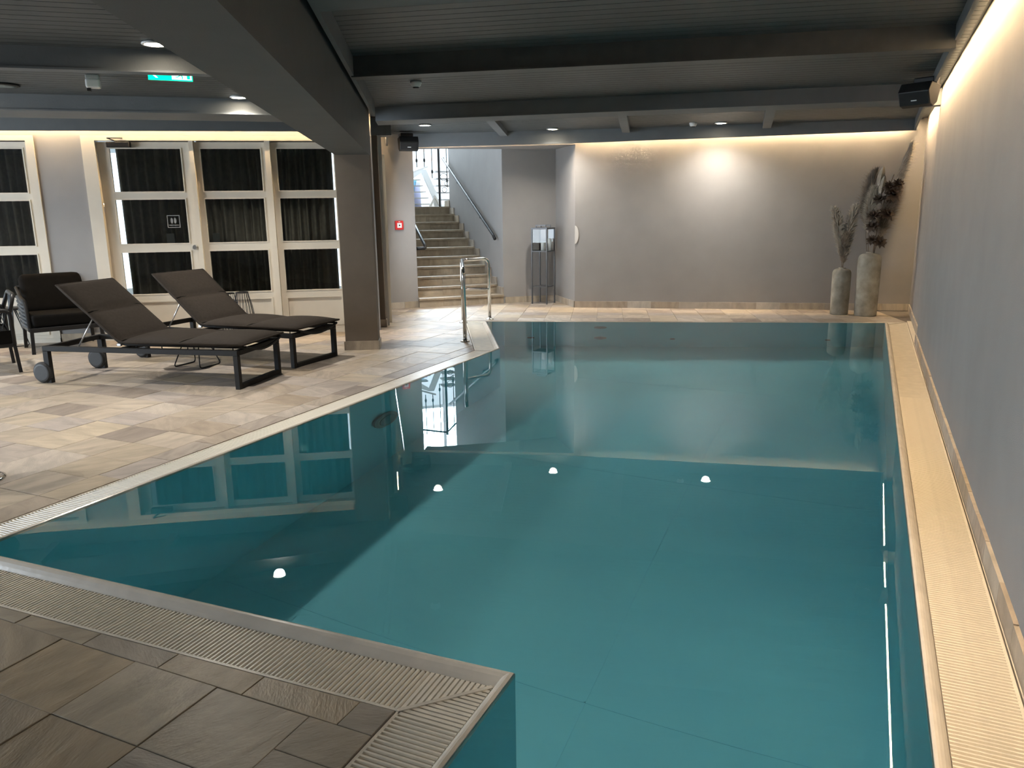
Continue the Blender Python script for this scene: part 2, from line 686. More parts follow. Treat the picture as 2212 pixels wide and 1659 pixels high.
# faint weld seams of the liner, and inlets
for y in (3.2, 5.6, 8.0):
    box('liner_seam', (-3.4 if y < 7.2 else -3.7, y, DEPTH + 0.0005), (0.2, y + 0.008, DEPTH + 0.002), 'liner_weld', basin)
box('liner_seam', (-1.10, 2.2, DEPTH + 0.0005), (-1.092, 9.7, DEPTH + 0.002), 'liner_weld', basin)
fdir = Vector((math.cos(fa), math.sin(fa), 0))
fnrm = Vector((math.sin(fa), -math.cos(fa), 0))


def wall_disc(name, c, nrm, r, th, m, parent, seg=20):
    z = Vector(nrm).normalized()
    q = z.to_track_quat('Z', 'Y').to_matrix()
    v, f = [], []
    for rr, h in ((r, 0), (r, th * .6), (r * .85, th)):
        for i in range(seg):
            a = 2 * math.pi * i / seg
            v.append(Vector(c) + q @ Vector((rr * math.cos(a), rr * math.sin(a), h)))
    for j in range(2):
        for i in range(seg):
            f.append([j * seg + i, j * seg + (i + 1) % seg, (j + 1) * seg + (i + 1) % seg, (j + 1) * seg + i])
    f.append([2 * seg + i for i in range(seg)])
    f.append(list(range(seg))[::-1])
    return mesh(name, v, f, m, parent)


for (x, y, z, r) in ((-3.19, 9.83, -0.43, 0.085), (-3.19, 9.83, -1.17, 0.085), (-4.08, 9.545, -1.18, 0.05), (-2.28, 10.12, -1.21, 0.035), (-0.39, 10.72, -1.26, 0.035)):
    wall_disc('inlet_nozzle', Vector((x * .98, y * .98, z)) + fnrm * 0.004, fnrm, r, 0.02, 'fitting_grey', basin)
lamp = wall_disc('underwater_lamp', (-3.556 * .98 + .003, 5.10, -0.74), (1, 0, 0), 0.17, 0.03, 'fitting_ring', basin, 28)
wall_disc('lamp_lens', (-3.527 * .98 + .003, 5.10, -0.74), (1, 0, 0), 0.115, 0.012, 'fitting_lens', lamp, 28)

WP = offset_poly(POOL, 0.012)
water = mesh('pool_water', [(p[0], p[1], WATER_Z) for p in WP], [list(range(n))], 'pool_water')
if water.data.polygons[0].normal.z < 0:
    water.data.flip_normals()
prism('wall_ledge', [(O_A[0] + .001, -3.4), (0.60, -3.4), (0.60, 11.2), (O_A[0] + .001, 11.2)], -0.2, -0.003, 'ceramic', floor)
water.data.polygons[0].use_smooth = True
water.cycles.is_caustics_caster = True
for o_ in basin.children_recursive:
    o_.cycles.is_caustics_receiver = True
basin.cycles.is_caustics_receiver = True
tag(water, 'still teal pool water mirroring the ceiling and windows', 'water', kind='stuff')

# ------------------------------------------------------------------ overflow gutters
random.seed(8)


def gutter(i, label, individual, near_first=True, pitch=0.018):
    """Side i of the pool: channel (root mesh), rounded lip, cross bars."""
    a, b = Vector(POOL[i]), Vector(POOL[(i + 1) % n])
    la, lb = Vector(LIP[i]), Vector(LIP[(i + 1) % n])
    oa, ob = Vector(OUT[i]), Vector(OUT[(i + 1) % n])
    root = prism('pool_gutter', [la, lb, ob, oa][::-1], -0.08, -0.030, 'gutter_dark')
    struct(root, label, 'gutter')
    # lip: rounded profile swept from pool edge to the grating, mitred at both ends
    prof = [(0.0, 0.0), (0.0, 0.022), (0.08, 0.029), (0.25, 0.0325), (0.42, 0.031), (0.62, 0.024), (0.82, 0.010), (1.0, -0.006), (1.0, -0.08)]
    v, f = [], []
    for t, z in prof:
        for s, e in ((a, la), (b, lb)):
            p = s.lerp(e, t)
            v.append((p.x, p.y, z))
    for k in range(len(prof) - 1):
        f.append([2 * k, 2 * k + 1, 2 * k + 3, 2 * k + 2])
    f.append([2 * k for k in range(len(prof))])
    f.append([2 * k + 1 for k in range(len(prof))][::-1])
    lip = mesh('pool_lip', v, f, 'ceramic_lip', root)
    # outer frame strip
    d = (b - a).normalized()
    nn = Vector((d.y, -d.x))
    prism('gutter_rim', [oa.lerp(la, 0.02), ob.lerp(lb, 0.02), ob.lerp(lb, 0.07), oa.lerp(la, 0.07)], -0.03, -0.003, 'ceramic', root)
    # bars
    L = (b - a).length
    cnt = int(L / pitch)
    src = None
    spots = []
    for k in range(-20, cnt + 20):
        p0 = a + d * ((k + 0.5) * pitch)
        # clip bar between lip line and outer line with the mitres
        q0, q1 = p0 + nn * 0.052, p0 + nn * (GW - 0.012)
        pts = [q0 + d * (-pitch * .345), q0 + d * (pitch * .345), q1 + d * (pitch * .345), q1 + d * (-pitch * .345)]
        mit = [left_of(tuple(la), tuple(oa)), left_of(tuple(lb), tuple(ob))]
        c_in = (la + lb + oa + ob) / 4
        mit = [orient(h, tuple(c_in)) for h in mit]
        mit = [(h[0], h[1], h[2] - 0.006 * math.hypot(h[0], h[1])) for h in mit]
        c = clip([tuple(p) for p in pts], mit)
        if len(c) >= 3 and abs(area2(c)) > 2e-5:
            spots.append((c, abs(abs(area2(c)) - abs(area2([tuple(p) for p in pts]))) < 1e-8, p0))
    vis = [s for s in spots if in_view(s[2].x, s[2].y, 0, 80)]
    hid = [s for s in spots if s not in vis]
    vis.sort(key=lambda s: s[2].length)
    one = vis[:individual]
    other = vis[individual:] + hid
    for c, full, p0 in one:
        if full:
            if src is None:
                w, l0, l1 = pitch * .345, 0.052, GW - 0.012
                v = []
                for l in (l0, l1):
                    v += [(-w, l, -0.026), (w, l, -0.026), (w, l, -0.008), (w * .55, l, -0.0025), (-w * .55, l, -0.0025), (-w, l, -0.008)]
                f = [[k, (k + 1) % 6, (k + 1) % 6 + 6, k + 6] for k in range(6)] + [list(range(6))[::-1], list(range(6, 12))]
                src = mesh('grating_bar', v, f, 'ceramic', root)
                o = src
            else:
                o = share('grating_bar', src, root)
            o.location = (p0.x, p0.y, 0)
            o.rotation_euler.z = math.atan2(nn.y, nn.x) - math.pi / 2
        else:
            prism('grating_bar', c, -0.026, -0.003, 'ceramic', root)
    V, F = [], []
    for c, full, p0 in other:
        k = len(V)
        m_ = len(c)
        V += [(*p, -0.026) for p in c] + [(*p, -0.0035) for p in c]
        F += [[k + j, k + (j + 1) % m_, k + (j + 1) % m_ + m_, k + j + m_] for j in range(m_)] + [[k + m_ + j for j in range(m_)]]
    if V:
        o = mesh('grating', V, F, 'ceramic', root)
        o['kind'] = 'stuff'
    # mitre strip at the start corner
    c0, c1 = la.lerp(oa, 0.02), la.lerp(oa, 0.98)
    dd = (c1 - c0).normalized()
    mm = Vector((-dd.y, dd.x)) * 0.007
    prism('mitre_strip', [c0 - mm, c1 - mm, c1 + mm, c0 + mm], -0.03, 0.0, 'ceramic_lip', root)
    return root


gutter(0, 'pale ceramic overflow gutter running along the right wall', 260)
gutter(1, 'pale overflow gutter across the far end of the pool', 0)
gutter(2, 'short slanted overflow gutter beside the steel handrail', 0)
gutter(3, 'long pale overflow gutter beside the sun loungers', 200)
gutter(4, 'near overflow gutter with wide rounded lip in the foreground', 190)
gutter(5, 'short overflow gutter at the bottom edge, turning the foreground corner', 60)
gutter(6, 'overflow gutter at the photographer\'s feet, outside the picture', 0)

# ------------------------------------------------------------------ walls
CEIL = 2.60
WT = 0.22
DA = R(34.0)
D0 = Vector((-5.96, 7.93))
DD = Vector((math.cos(DA), math.sin(DA)))
DN = Vector((-math.sin(DA), math.cos(DA)))          # outward (behind the door wall)


def dw(s, off=0.0):
    return D0 + DD * s + DN * off


P2 = Vector((-6.715, 10.01)); P3 = Vector((-6.39, 10.455))
SB_ = Vector((-5.341, 11.39)); N2 = Vector((-4.66, 11.97)); C1 = Vector((-4.05, 11.20)); C2 = Vector((0.62, 12.335))
SDIR = Vector((-math.sin(R(45)), math.cos(R(45))))
PIL = Vector((-5.677, 8.455))

wall_right = prism('wall_right', [(0.55, -3.6), (0.85, -3.6), (0.85, 12.6), (0.595, 12.6), (0.595, 9.33), (0.55, 9.33)], -0.3, 2.7, 'wall_paint')
struct(wall_right, 'long grey plastered wall on the right lit from above', 'wall')
wall_back = strip('wall_back', C1, C2, WT, -0.3, 2.7, 'wall_paint')
struct(wall_back, 'grey plastered back wall behind the two clay vases', 'wall')
wall_niche_side = prism('wall_niche_side', [N2, C1, C1 + Vector((.14, .16)), N2 + Vector((.2, .12))], -0.3, 2.7, 'wall_paint')
struct(wall_niche_side, 'pale side wall of the niche beside the tall lantern', 'wall')
wall_niche = strip('wall_niche', SB_, N2, WT, -0.3, 2.7, 'wall_paint')
struct(wall_niche, 'shaded grey niche wall between the stairs and the lantern', 'wall')
SR_END, SL_END = SB_ + SDIR * 3.02, P3 + SDIR * 4.6
XDR = Vector((math.cos(R(45)), math.sin(R(45))))
SR_FAR = SB_ + XDR * 1.7 + SDIR * 4.6
wall_stair_right = strip('wall_stair_right', SB_ + SDIR * 0.01, SR_END, WT, -0.3, 5.2, 'wall_paint', side=-1)
struct(wall_stair_right, 'blue-lit stair wall that carries the long handrail', 'wall')
wall_stair_left = strip('wall_stair_left', P3 + SDIR * 0.22, SL_END, WT, -0.3, 5.2, 'wall_paint', side=1)
struct(wall_stair_left, 'wall on the left of the stairs', 'wall')
wall_alarm = strip('wall_alarm', P2, P3, 0.22, -0.3, 2.7, 'wall_paint')
struct(wall_alarm, 'narrow grey wall with the red fire alarm button', 'wall')
wall_side = strip('wall_side', PIL + Vector((-.02, .12)), P2, 0.2, -0.3, 2.7, 'wall_white')
struct(wall_side, 'pale wall seen edge-on between column and fire alarm', 'wall')
# wall over the stair and niche opening, and niche ceiling
LD = (C1 - P3).normalized()
LN = Vector((-LD.y, LD.x))
lint = prism('wall_lintel', [P3, C1, C1 + LN * 0.2, P3 + LN * 0.2], 2.405, 2.72, 'wall_paint')
struct(lint, 'lintel over the opening to the stairs and niche', 'wall')
nc = prism('ceiling_niche', [P3 + LN * .15, C1 + LN * .15, N2 + Vector((.1, .1)), SB_ + Vector((.05, .05)), SB_ - SDIR * 0.0 + Vector((-.02, -.02))], 2.41, 2.6, 'wall_paint')
struct(nc, 'flat soffit over the niche', 'ceiling')
# stairwell: upper walls over the niche, roof, end glazing
up = strip('wall_stair_front', P3 + SDIR * .2, SB_ + SDIR * .2, 0.15, 2.6, 5.2, 'wall_white')
struct(up, 'upper front wall of the stairwell', 'wall')
sc_ = prism('ceiling_stairwell', [P3, SB_, SB_ + SDIR * 2.9, SB_ + SDIR * 2.9 + XDR * 1.7, SR_FAR, SL_END], 5.15, 5.3, 'wall_white')
struct(sc_, 'ceiling high over the stairwell', 'ceiling')

# door wall: outline in (s, z) with the two openings reaching the floor
S_L, S_R = -9.2, 0.46
W2A, W2B = -5.2, -3.31      # left window opening
DOA, DOB = -2.81, 0.11      # door + two windows
TOPZ = 2.365
outline = [(S_L, -0.3), (W2A, -0.3), (W2A, TOPZ), (W2B, TOPZ), (W2B, -0.3), (DOA, -0.3), (DOA, TOPZ), (DOB, TOPZ), (DOB, -0.3), (S_R, -0.3), (S_R, 2.7), (S_L, 2.7)]
v = [(*dw(s), z) for s, z in outline] + [(*dw(s, 0.3), z) for s, z in outline]
k = len(outline)
wall_left = mesh('wall_left', v, [list(range(k)), list(range(k, 2 * k))[::-1]] + [[i, (i + 1) % k, (i + 1) % k + k, i + k] for i in range(k)], 'wall_paint')
struct(wall_left, 'grey plastered wall around the cream glazed doors and windows', 'wall')
# closing walls outside the picture, with the patio windows the daylight comes through
far_l = dw(S_L)


def frame_wall(name, p, q, z_lo, z_hi, margin, label):
    p, q = Vector(p), Vector(q)
    d = (q - p).normalized()
    nn = Vector((-d.y, d.x)) * -0.2
    L = (q - p).length
    ol = [(0, -0.3), (L, -0.3), (L, 2.7), (0, 2.7)]
    il = [(margin, z_lo), (L - margin, z_lo), (L - margin, z_hi), (margin, z_hi)]
    v = []
    for off in (0, 1):
        for s, z in ol + il:
            w = p + d * s + nn * off
            v.append((w.x, w.y, z))
    f = []
    for i in range(4):
        j = (i + 1) % 4
        f += [[i, j, 4 + j, 4 + i], [8 + i, 8 + j, 12 + j, 12 + i], [i, j, 8 + j, 8 + i], [4 + i, 4 + j, 12 + j, 12 + i]]
    o = mesh(name, v, f, 'wall_paint')
    struct(o, label, 'wall')
    return o


struct(strip('wall_rear', (0.85, -3.5), (-9.2, -3.5), 0.2, -0.3, 2.7, 'wall_paint', side=-1), 'rear wall behind the photographer', 'wall')
frame_wall('wall_far_left', (-9.2, -3.5), tuple(far_l), 0.35, 2.35, 0.9, 'outer wall with patio window at the far left')

# column, big diagonal beam, pilaster
CD = Vector((math.cos(R(29.7)), math.sin(R(29.7))))
CN = Vector((-CD.y, CD.x))
K0 = Vector((-5.098, 6.80))
cpoly = [K0, K0 + CD * .352, K0 + CD * .352 + CN * .24, K0 + CN * .24]
column = prism('column', cpoly, -0.02, 2.05, 'column_paint')
struct(column, 'square taupe column between the loungers and the stairs', 'column')
bo = offset_poly(cpoly, 0.014)
for i in range(4):
    a, b = bo[i], bo[(i + 1) % 4]
    strip('skirting_tile', a, b, 0.013, 0.0, 0.098, 'skirt_stone', column)
bd = Vector((math.cos(R(-59.4)), math.sin(R(-59.4))))
bL, bR = K0.copy(), K0 + CD * .352
big = prism('ceiling_beam', [bL + CN * .24, bR + CN * .24, bR + bd * 12.2, bL + bd * 12.2], 2.05, 2.62, 'beam_paint')
struct(big, 'big diagonal grey beam resting on the square column', 'beam')
pb = PIL - CD * .34
pil = prism('column', [pb, PIL, PIL + CN * .22, pb + CN * .22], -0.02, 2.7, 'column_paint')
struct(pil, 'taupe pilaster half hidden behind the square column', 'column')
for a, b in ((pb - CN * .014, PIL - CN * .014 + CD * .014), (PIL - CN * .014 + CD * .014, PIL + CN * .22 + CD * .014)):
    strip('skirting_tile', a, b, 0.013, 0.0, 0.098, 'skirt_stone', pil)

# ------------------------------------------------------------------ ceiling, planks, beams
ceil = prism('ceiling', [(-15, -4), (0.9, -4), (0.9, 12.8), (-4.0, 11.6), (-6.5, 10.6), (-15, 10.6)], 2.622, 2.75, 'ceiling_paint')
struct(ceil, 'dark painted plank ceiling between the beams', 'ceiling')
RA = R(13.6)
RD = Vector((math.cos(RA), math.sin(RA)))
RN = Vector((-RD.y, RD.x))
hd0, hd1 = bR + CD * .05, bR + CD * .05 + bd * 12
H_HEAD = orient(left_of(tuple(hd0), tuple(hd1)), (0, 5))
H_HEADL = tuple(-c for c in orient(left_of(tuple(bL), tuple(bL + bd)), (0, 5)))


def planks(dirv, nrm, v0, v1, halves, pitch=0.1165):
    k = 0
    v = v0
    while v < v1:
        a = nrm * (v + 0.004)
        b = nrm * (v + pitch - 0.004)
        q = [tuple(a - dirv * 18), tuple(a + dirv * 18), tuple(b + dirv * 18), tuple(b - dirv * 18)]
        c = clip(q, halves)
        if len(c) >= 3 and abs(area2(c)) > 0.005:
            if area2(c) < 0:
                c = c[::-1]
            prism('ceiling_plank', c, CEIL, CEIL + 0.024, 'ceiling_paint', ceil)
        v += pitch
        k += 1


H_BW = orient(left_of(tuple(C1), tuple(C2)), (0, 5))
H_ST = orient(left_of(tuple(P3), tuple(C1)), (-2, 6))
planks(RD, RN, 1.3, 12.1, [H_HEAD, (1, 0, 0.52), H_BW, H_ST, (-1, 0, 6.9)])
LA = R(40.0)
LDv = Vector((math.cos(LA), math.sin(LA)))
LNv = Vector((-LDv.y, LDv.x))
H_DW = orient(left_of(tuple(dw(0)), tuple(dw(1))), (-6, 5))
planks(LDv, LNv, 3.9, 10.4, [H_HEADL, H_DW, (-1, 0, 10.5)])


def beam(label, p, q, w, z0, ext=(0, 0), nrm_side=1, m='ceiling_paint', halves=None, flange=False):
    p, q = Vector(p), Vector(q)
    d = (q - p).normalized()
    p, q = p - d * ext[0], q + d * ext[1]
    nn = Vector((-d.y, d.x)) * w * nrm_side
    poly = [tuple(p), tuple(q), tuple(q + nn), tuple(p + nn)]
    if halves:
        poly = clip(poly, halves)
    o = prism('ceiling_beam', poly, z0, CEIL + 0.01, m)
    struct(o, label, 'beam')
    if flange:
        e = Vector((-d.y, d.x)) * nrm_side
        fp = [tuple(p - e * .012), tuple(q - e * .012), tuple(q), tuple(p)]
        if halves:
            fp = clip(fp, halves)
        if len(fp) >= 3:
            prism('flange_strip', fp, z0, z0 + .014, m, o)
    return o


RH = [H_HEAD, (1, 0, 0.415)]
beam('dark cross beam at the top edge of the picture over the pool', (-2.74, 3.42), (-2.74 + RD.x, 3.42 + RD.y), 0.26, 2.45, (2, 5), -1, 'fascia_paint', RH)
beam('dark cross beam over the middle of the pool', (-3.58, 5.13), (0.40, 6.10), 0.11, 2.45, (1, 1), 1, 'ceiling_paint', RH, True)
beam('wide dark cross beam in front of the far lamp strip', (-5.10, 7.56), (0.07, 8.70), 0.40, 2.45, (0.6, 1), 1, 'fascia_paint', RH, True)
beam('dark beam over the near lounger corner, left of the big beam', (-5.46, 3.65), (-5.46 + LDv.x, 3.65 + LDv.y), 0.11, 2.45, (5, 4), 1, 'fascia_paint', [H_HEADL], True)
beam('wide dark beam in front of the glazed doors', (-7.55, 4.99), (-7.55 + LDv.x, 4.99 + LDv.y), 0.62, 2.45, (5, 4.6), 1, 'fascia_paint', [H_HEADL, H_DW], True)
# extra header board where the cross beams die into the diagonal beam
hb = strip('trim_1', bR + CD * .035 + CN * .3, bR + CD * .035 + bd * 12, 0.03, 2.46, 2.61, 'fascia_paint')
struct(hb, 'thin header board along the right side of the big diagonal beam', 'trim')

# fascia boards in front of the lit coves
bwd = (C2 - C1).normalized()
bwn = Vector((bwd.y, -bwd.x))        # into the room
f0, f1 = P3 - LN * 0.13 - LD * .25, C1 + bwn * 0.12 - LD * 0.02
f2 = C2 + bwn * 0.12 - bwd * 0.17
fas = prism('trim_2', [f0, f1, f2, f2 - bwn * .03, f1 + Vector((0, .032)), f0 + LN * .03][::1], [2.41, 2.415, 2.452, 2.452, 2.415, 2.41], 2.61, 'fascia_paint')
struct(fas, 'grey fascia board hiding the light strip on the back wall', 'trim')
for x, y in ((1080, 0), (1360, 0), (1660, 0)):
    pass
# short joist stubs between wide beam and fascia
B2 = Vector((-5.10, 7.56)); B2d = Vector((5.17, 1.14)).normalized(); B2n = Vector((-B2d.y, B2d.x))
for (sx, sy, ex, ey) in ((-4.30, 9.0, -4.98, 10.85), (-2.76, 9.45, -3.24, 11.25), (-1.07, 9.6, -1.36, 11.7)):
    bs = Vector((ex - sx, ey - sy)).normalized()
    o = strip('ceiling_joist', Vector((sx, sy)) - bs * .2, (ex, ey), 0.11, 2.535, 2.605, 'fascia_paint')
    struct(o, {-4.30: 'short joist left of the far lamp strip, nearest the stairs', -2.76: 'short middle joist of the far lamp strip', -1.07: 'short joist on the right of the far lamp strip'}[sx], 'joist')
fl0, fl1 = dw(-9.0, -0.14), dw(0.42, -0.14)
fas2 = strip('trim_3', fl0, fl1, 0.03, 2.405, 2.61, 'beam_paint')
struct(fas2, 'dark fascia board above the glazed doors', 'trim')
for i, s in enumerate((-3.6, -2.2, -0.9)):
    a = dw(s, -0.7); b = dw(s, -0.13)
    o = strip('ceiling_joist', a, b, 0.10, 2.535, 2.605, 'fascia_paint')
    struct(o, ['short joist over the left window', 'short joist over the glazed door', 'short joist over the middle window'][i], 'joist')
pel = prism('trim_4', [(0.405, -3.4), (0.43, -3.4), (0.43, 9.30), (0.405, 9.30)], 2.50, 2.61, 'fascia_paint')
struct(pel, 'pelmet board hiding the light strip along the right wall', 'trim')
pel2 = prism('trim_5', [(0.405, 9.30), (0.43, 9.30), (0.46, 12.16), (0.435, 12.16)], [2.495, 2.495, 2.452, 2.452], 2.61, 'fascia_paint')
struct(pel2, 'far piece of the pelmet board ending at the back wall', 'trim')
bl = box('trim_6', (0.40, 9.22, 2.44), (0.60, 9.36, 2.60), 'fascia_paint')
struct(bl, 'small block in the pelmet where the right wall steps back', 'trim')


def led(label, pts, w=0.012, z=2.578, glow='led_glow'):
    root = None
    a, b = Vector(pts[0]), Vector(pts[1])
    d = (b - a).normalized()
    nn = Vector((-d.y, d.x)) * w / 2
    root = prism('led_strip', [a - nn * 2.2, b - nn * 2.2, b + nn * 2.2, a + nn * 2.2], z + 0.004, z + 0.016, 'led_profile')
    prism('led_diffuser', [a - nn, b - nn, b + nn, a + nn], z, z + 0.004, glow, root)
    tag(root, label, 'light strip')
    return root


led('warm light strip above the near part of the right wall', ((0.448, -2.5), (0.448, 9.20)))
led('warm light strip above the last part of the right wall', ((0.452, 9.40), (0.47, 12.05)))
led('warm light strip along the top of the back wall', (C1 + bwn * .06 + bwd * .05, C2 + bwn * .06 - bwd * .25))
led('warm light strip above the opening to the stairs', (P3 - LN * .06, C1 - LN * .06 - LD * .05), glow='led_soft')
led('warm light strip above the cream glazed doors', (dw(-8.5, -.06), dw(0.40, -.06)))
sdv = (P2 - PIL).normalized()
struct(strip('trim_10', PIL - sdv * .02 - Vector((sdv.y, -sdv.x)) * .1, PIL - sdv * .02 + Vector((sdv.y, -sdv.x)) * .18, .25, 2.40, 2.61, 'fascia_paint'), 'dark end block of the cove beside the column', 'trim')
sdn = Vector((sdv.y, -sdv.x))
led('short warm light strip above the edge-on pale wall', (PIL + sdn * .06 + sdv * .5, P2 + sdn * .06 - sdv * .1), glow='led_soft')
struct(strip('trim_9', PIL + sdn * .15 - sdv * .05, P2 + sdn * .15 - sdv * .1, .03, 2.42, 2.61, 'fascia_paint'), 'short fascia board above the edge-on pale wall', 'trim')

# ------------------------------------------------------------------ skirting


def skirting(name, p, q, label, seg=0.36, h=0.098, th=0.016, m='skirt_stone', side=1):
    p, q = Vector(p), Vector(q)
    d = (q - p).normalized()
    nn = Vector((-d.y, d.x)) * side
    L = (q - p).length
    root = strip(name, p, q, th * .6, 0, h - 0.004, 'grout', side=side)
    struct(root, label, 'skirting')
    random.seed(int(L * 100))
    s = 0.0
    while s < L - 0.01:
        e = min(L, s + seg * random.uniform(.85, 1.15))
        if L - e < 0.08:
            e = L
        strip('skirting_tile', p + d * (s + .001), p + d * (e - .001), th, 0.0, h + random.uniform(-.003, .002), m, root, side)
        s = e
    return root


skirting('baseboard_right', (0.55, -3.4), (0.55, 9.33), 'stone skirting tiles along the foot of the right wall', side=1)
skirting('baseboard_far_right', (0.595, 9.34), (0.595, 12.3), 'stone skirting tiles under the last piece of the right wall', side=1)
skirting('baseboard_back', C1, C2 - bwd * .05, 'stone skirting tiles along the foot of the back wall', side=-1)
skirting('baseboard_niche', SB_ + (N2 - SB_).normalized() * .02, N2, 'stone skirting tiles behind the tall lantern', side=-1)
skirting('baseboard_niche_side', N2, C1, 'pale skirting tiles on the side wall of the niche', side=-1)
skirting('baseboard_alarm', P2, P3, 'stone skirting below the red fire alarm button', side=-1)
skirting('baseboard_left', dw(W2B + .01), dw(DOA - .01), 'stone skirting between the left window and the glazed door', side=-1)

# ------------------------------------------------------------------ staircase
GOING, RISE, NSTEP = 0.30, 0.1425, 11
sl0, sr0 = P3 + SDIR * 0.06, SB_
rd = (sr0 - sl0).normalized()
SW = (sr0 - sl0).dot(Vector((math.cos(R(45)), math.sin(R(45)))))
XD = Vector((math.cos(R(45)), math.sin(R(45))))
sl0 = sr0 - XD * SW
prof = [(0.02, 0.0)]
for k in range(NSTEP):
    prof += [(k * GOING + .02, (k + 1) * RISE - .03)]
    if k < NSTEP - 1:
        prof += [((k + 1) * GOING + .02, (k + 1) * RISE - .03)]
prof += [(4.5, NSTEP * RISE - .03), (4.5, 0.0)]
W_ = SW
v = []
for w in (0, W_):
    for s, z in prof:
        p = sl0 + XD * w + SDIR * s
        v.append((p.x, p.y, z))
k = len(prof)
stairs = mesh('staircase', v, [list(range(k)), list(range(k, 2 * k))[::-1]] + [[i, (i + 1) % k, (i + 1) % k + k, i + k] for i in range(k)], 'grout')
struct(stairs, 'stone staircase rising to the bright landing', 'stairs')
random.seed(21)


def sblock(name, s0, s1, w0, w1, z0, z1, m, parent):
    p = [sl0 + XD * w0 + SDIR * s0, sl0 + XD * w1 + SDIR * s0, sl0 + XD * w1 + SDIR * s1, sl0 + XD * w0 + SDIR * s1]
    return prism(name, p, z0, z1, m, parent)


for k in range(NSTEP):
    cuts = [0, W_ * random.uniform(.25, .42), W_ * random.uniform(.58, .75), W_]
    for a, b in zip(cuts[:-1], cuts[1:]):
        sblock('riser_tile', k * GOING, k * GOING + .019, a + .001, b - .001, k * RISE, (k + 1) * RISE - .03, 'stair_stone', stairs)
    c = W_ * random.uniform(.3, .7)
    end = (k + 1) * GOING + .015 if k < NSTEP - 1 else 4.4
    for a, b in ((0, c), (c, W_)):
        sblock('tread_slab', k * GOING - .022, end, a + .001, b - .001, (k + 1) * RISE - .03, (k + 1) * RISE, 'stair_stone', stairs)
    sblock('stair_skirting', k * GOING - .0, (k + 1) * GOING + .02, W_ - .018, W_ - .002, (k + 1) * RISE, (k + 1) * RISE + .115, 'skirt_stone', stairs)


def rail(name, pts, brackets, wall_n, label, endcurl=True):
    root = tube(name, fillet(pts, 0.05), 0.024, 'black_metal', None, 10)
    tag(root, label, 'handrail')
    for b in brackets:
        b = Vector(b)
        w = Vector((wall_n.x, wall_n.y, 0))
        tube('rail_bracket', fillet([b, b + Vector((0, 0, -.05)), b + Vector((0, 0, -.05)) + w * .062], .03, 3), 0.007, 'black_metal', root, 6)
    return root


def onR(s, z, off=0.07):
    p = SB_ - XD * off + SDIR * s
    return Vector((p.x, p.y, z))


hp = [onR(0.19, 1.02), onR(0.24, 1.07), onR(3.2, 2.49), onR(3.3, 2.49, 0.02)]
rail('stair_handrail', hp, [onR(s, 1.07 + (s - .24) * .48 - .012) for s in (.30, .95, 1.6, 2.25, 2.9)], XD, 'long dark steel handrail on the blue-lit stair wall')


def onL(s, z, off=0.07):
    p = P3 + XD * off + SDIR * s
    return Vector((p.x, p.y, z))


rail('stair_handrail', [onL(.08, .91, .01), onL(.08, .91, .165), onL(.10, .95, .165), onL(3.1, 2.40, .165)], [onL(1.0, 1.37, .165)], -XD, 'short visible end of the left stair handrail')

# bright stair landing: paving, glazing, upper flight with black balusters
LZ = NSTEP * RISE


def onT(w, s, z):
    """Point above the landing: w along the risers from the right stair wall (left is negative)."""
    p = SB_ + XD * w + SDIR * s
    return Vector((p.x, p.y, z))


lp = [SB_ + SDIR * 3.0, SB_ + SDIR * 3.0 + XD * 1.7, SB_ + SDIR * 4.5 + XD * 1.7, SB_ + SDIR * 4.5]
struct(prism('floor_landing', lp, LZ - .2, LZ - .002, 'stair_stone'), 'stone landing at the top of the stairs', 'floor')
struct(strip('wall_landing', SB_ + SDIR * 2.8 + XD * .22, SB_ + SDIR * 2.8 + XD * 1.7, .2, 1.2, 5.2, 'wall_white'), 'white wall closing the landing, out of view', 'wall')
gl = empty('landing_window', (0, 0, 0))
e0, e1 = onT(-1.4, 4.45, 0), onT(1.7, 4.45, 0)
for t in (0.0, 0.25, 0.5, 0.75, 1.0):
    p = e0.lerp(e1, t)
    bar('window_mullion', (p.x, p.y, LZ), (p.x, p.y, 5.1), .05, .05, 'stair_paint_white', gl)
for z in (LZ + .03, LZ + 1.25, LZ + 2.4):
    bar('window_transom', (e0.x, e0.y, z), (e1.x, e1.y, z), .05, .05, 'stair_paint_white', gl)
for t in (0, .25, .5, .75):
    p, q = e0.lerp(e1, t + .01), e0.lerp(e1, t + .24)
    mesh('window_pane', [(p.x, p.y, LZ + .06), (q.x, q.y, LZ + .06), (q.x, q.y, 5.0), (p.x, p.y, 5.0)], [[0, 1, 2, 3]], 'window_glass', gl)
struct(gl, 'tall bright landing window at the top of the stairs', 'window')


def slab(name, pts, s0, s1, m, parent):
    """Polygon in (w, z) at depth s0, with real thickness to s1."""
    n_ = len(pts)
    v = [onT(w, s0, z) for w, z in pts] + [onT(w, s1, z) for w, z in pts]
    return mesh(name, v, [list(range(n_)), list(range(n_, 2 * n_))[::-1]] + [[i, (i + 1) % n_, (i + 1) % n_ + n_, i + n_] for i in range(n_)], m, parent)


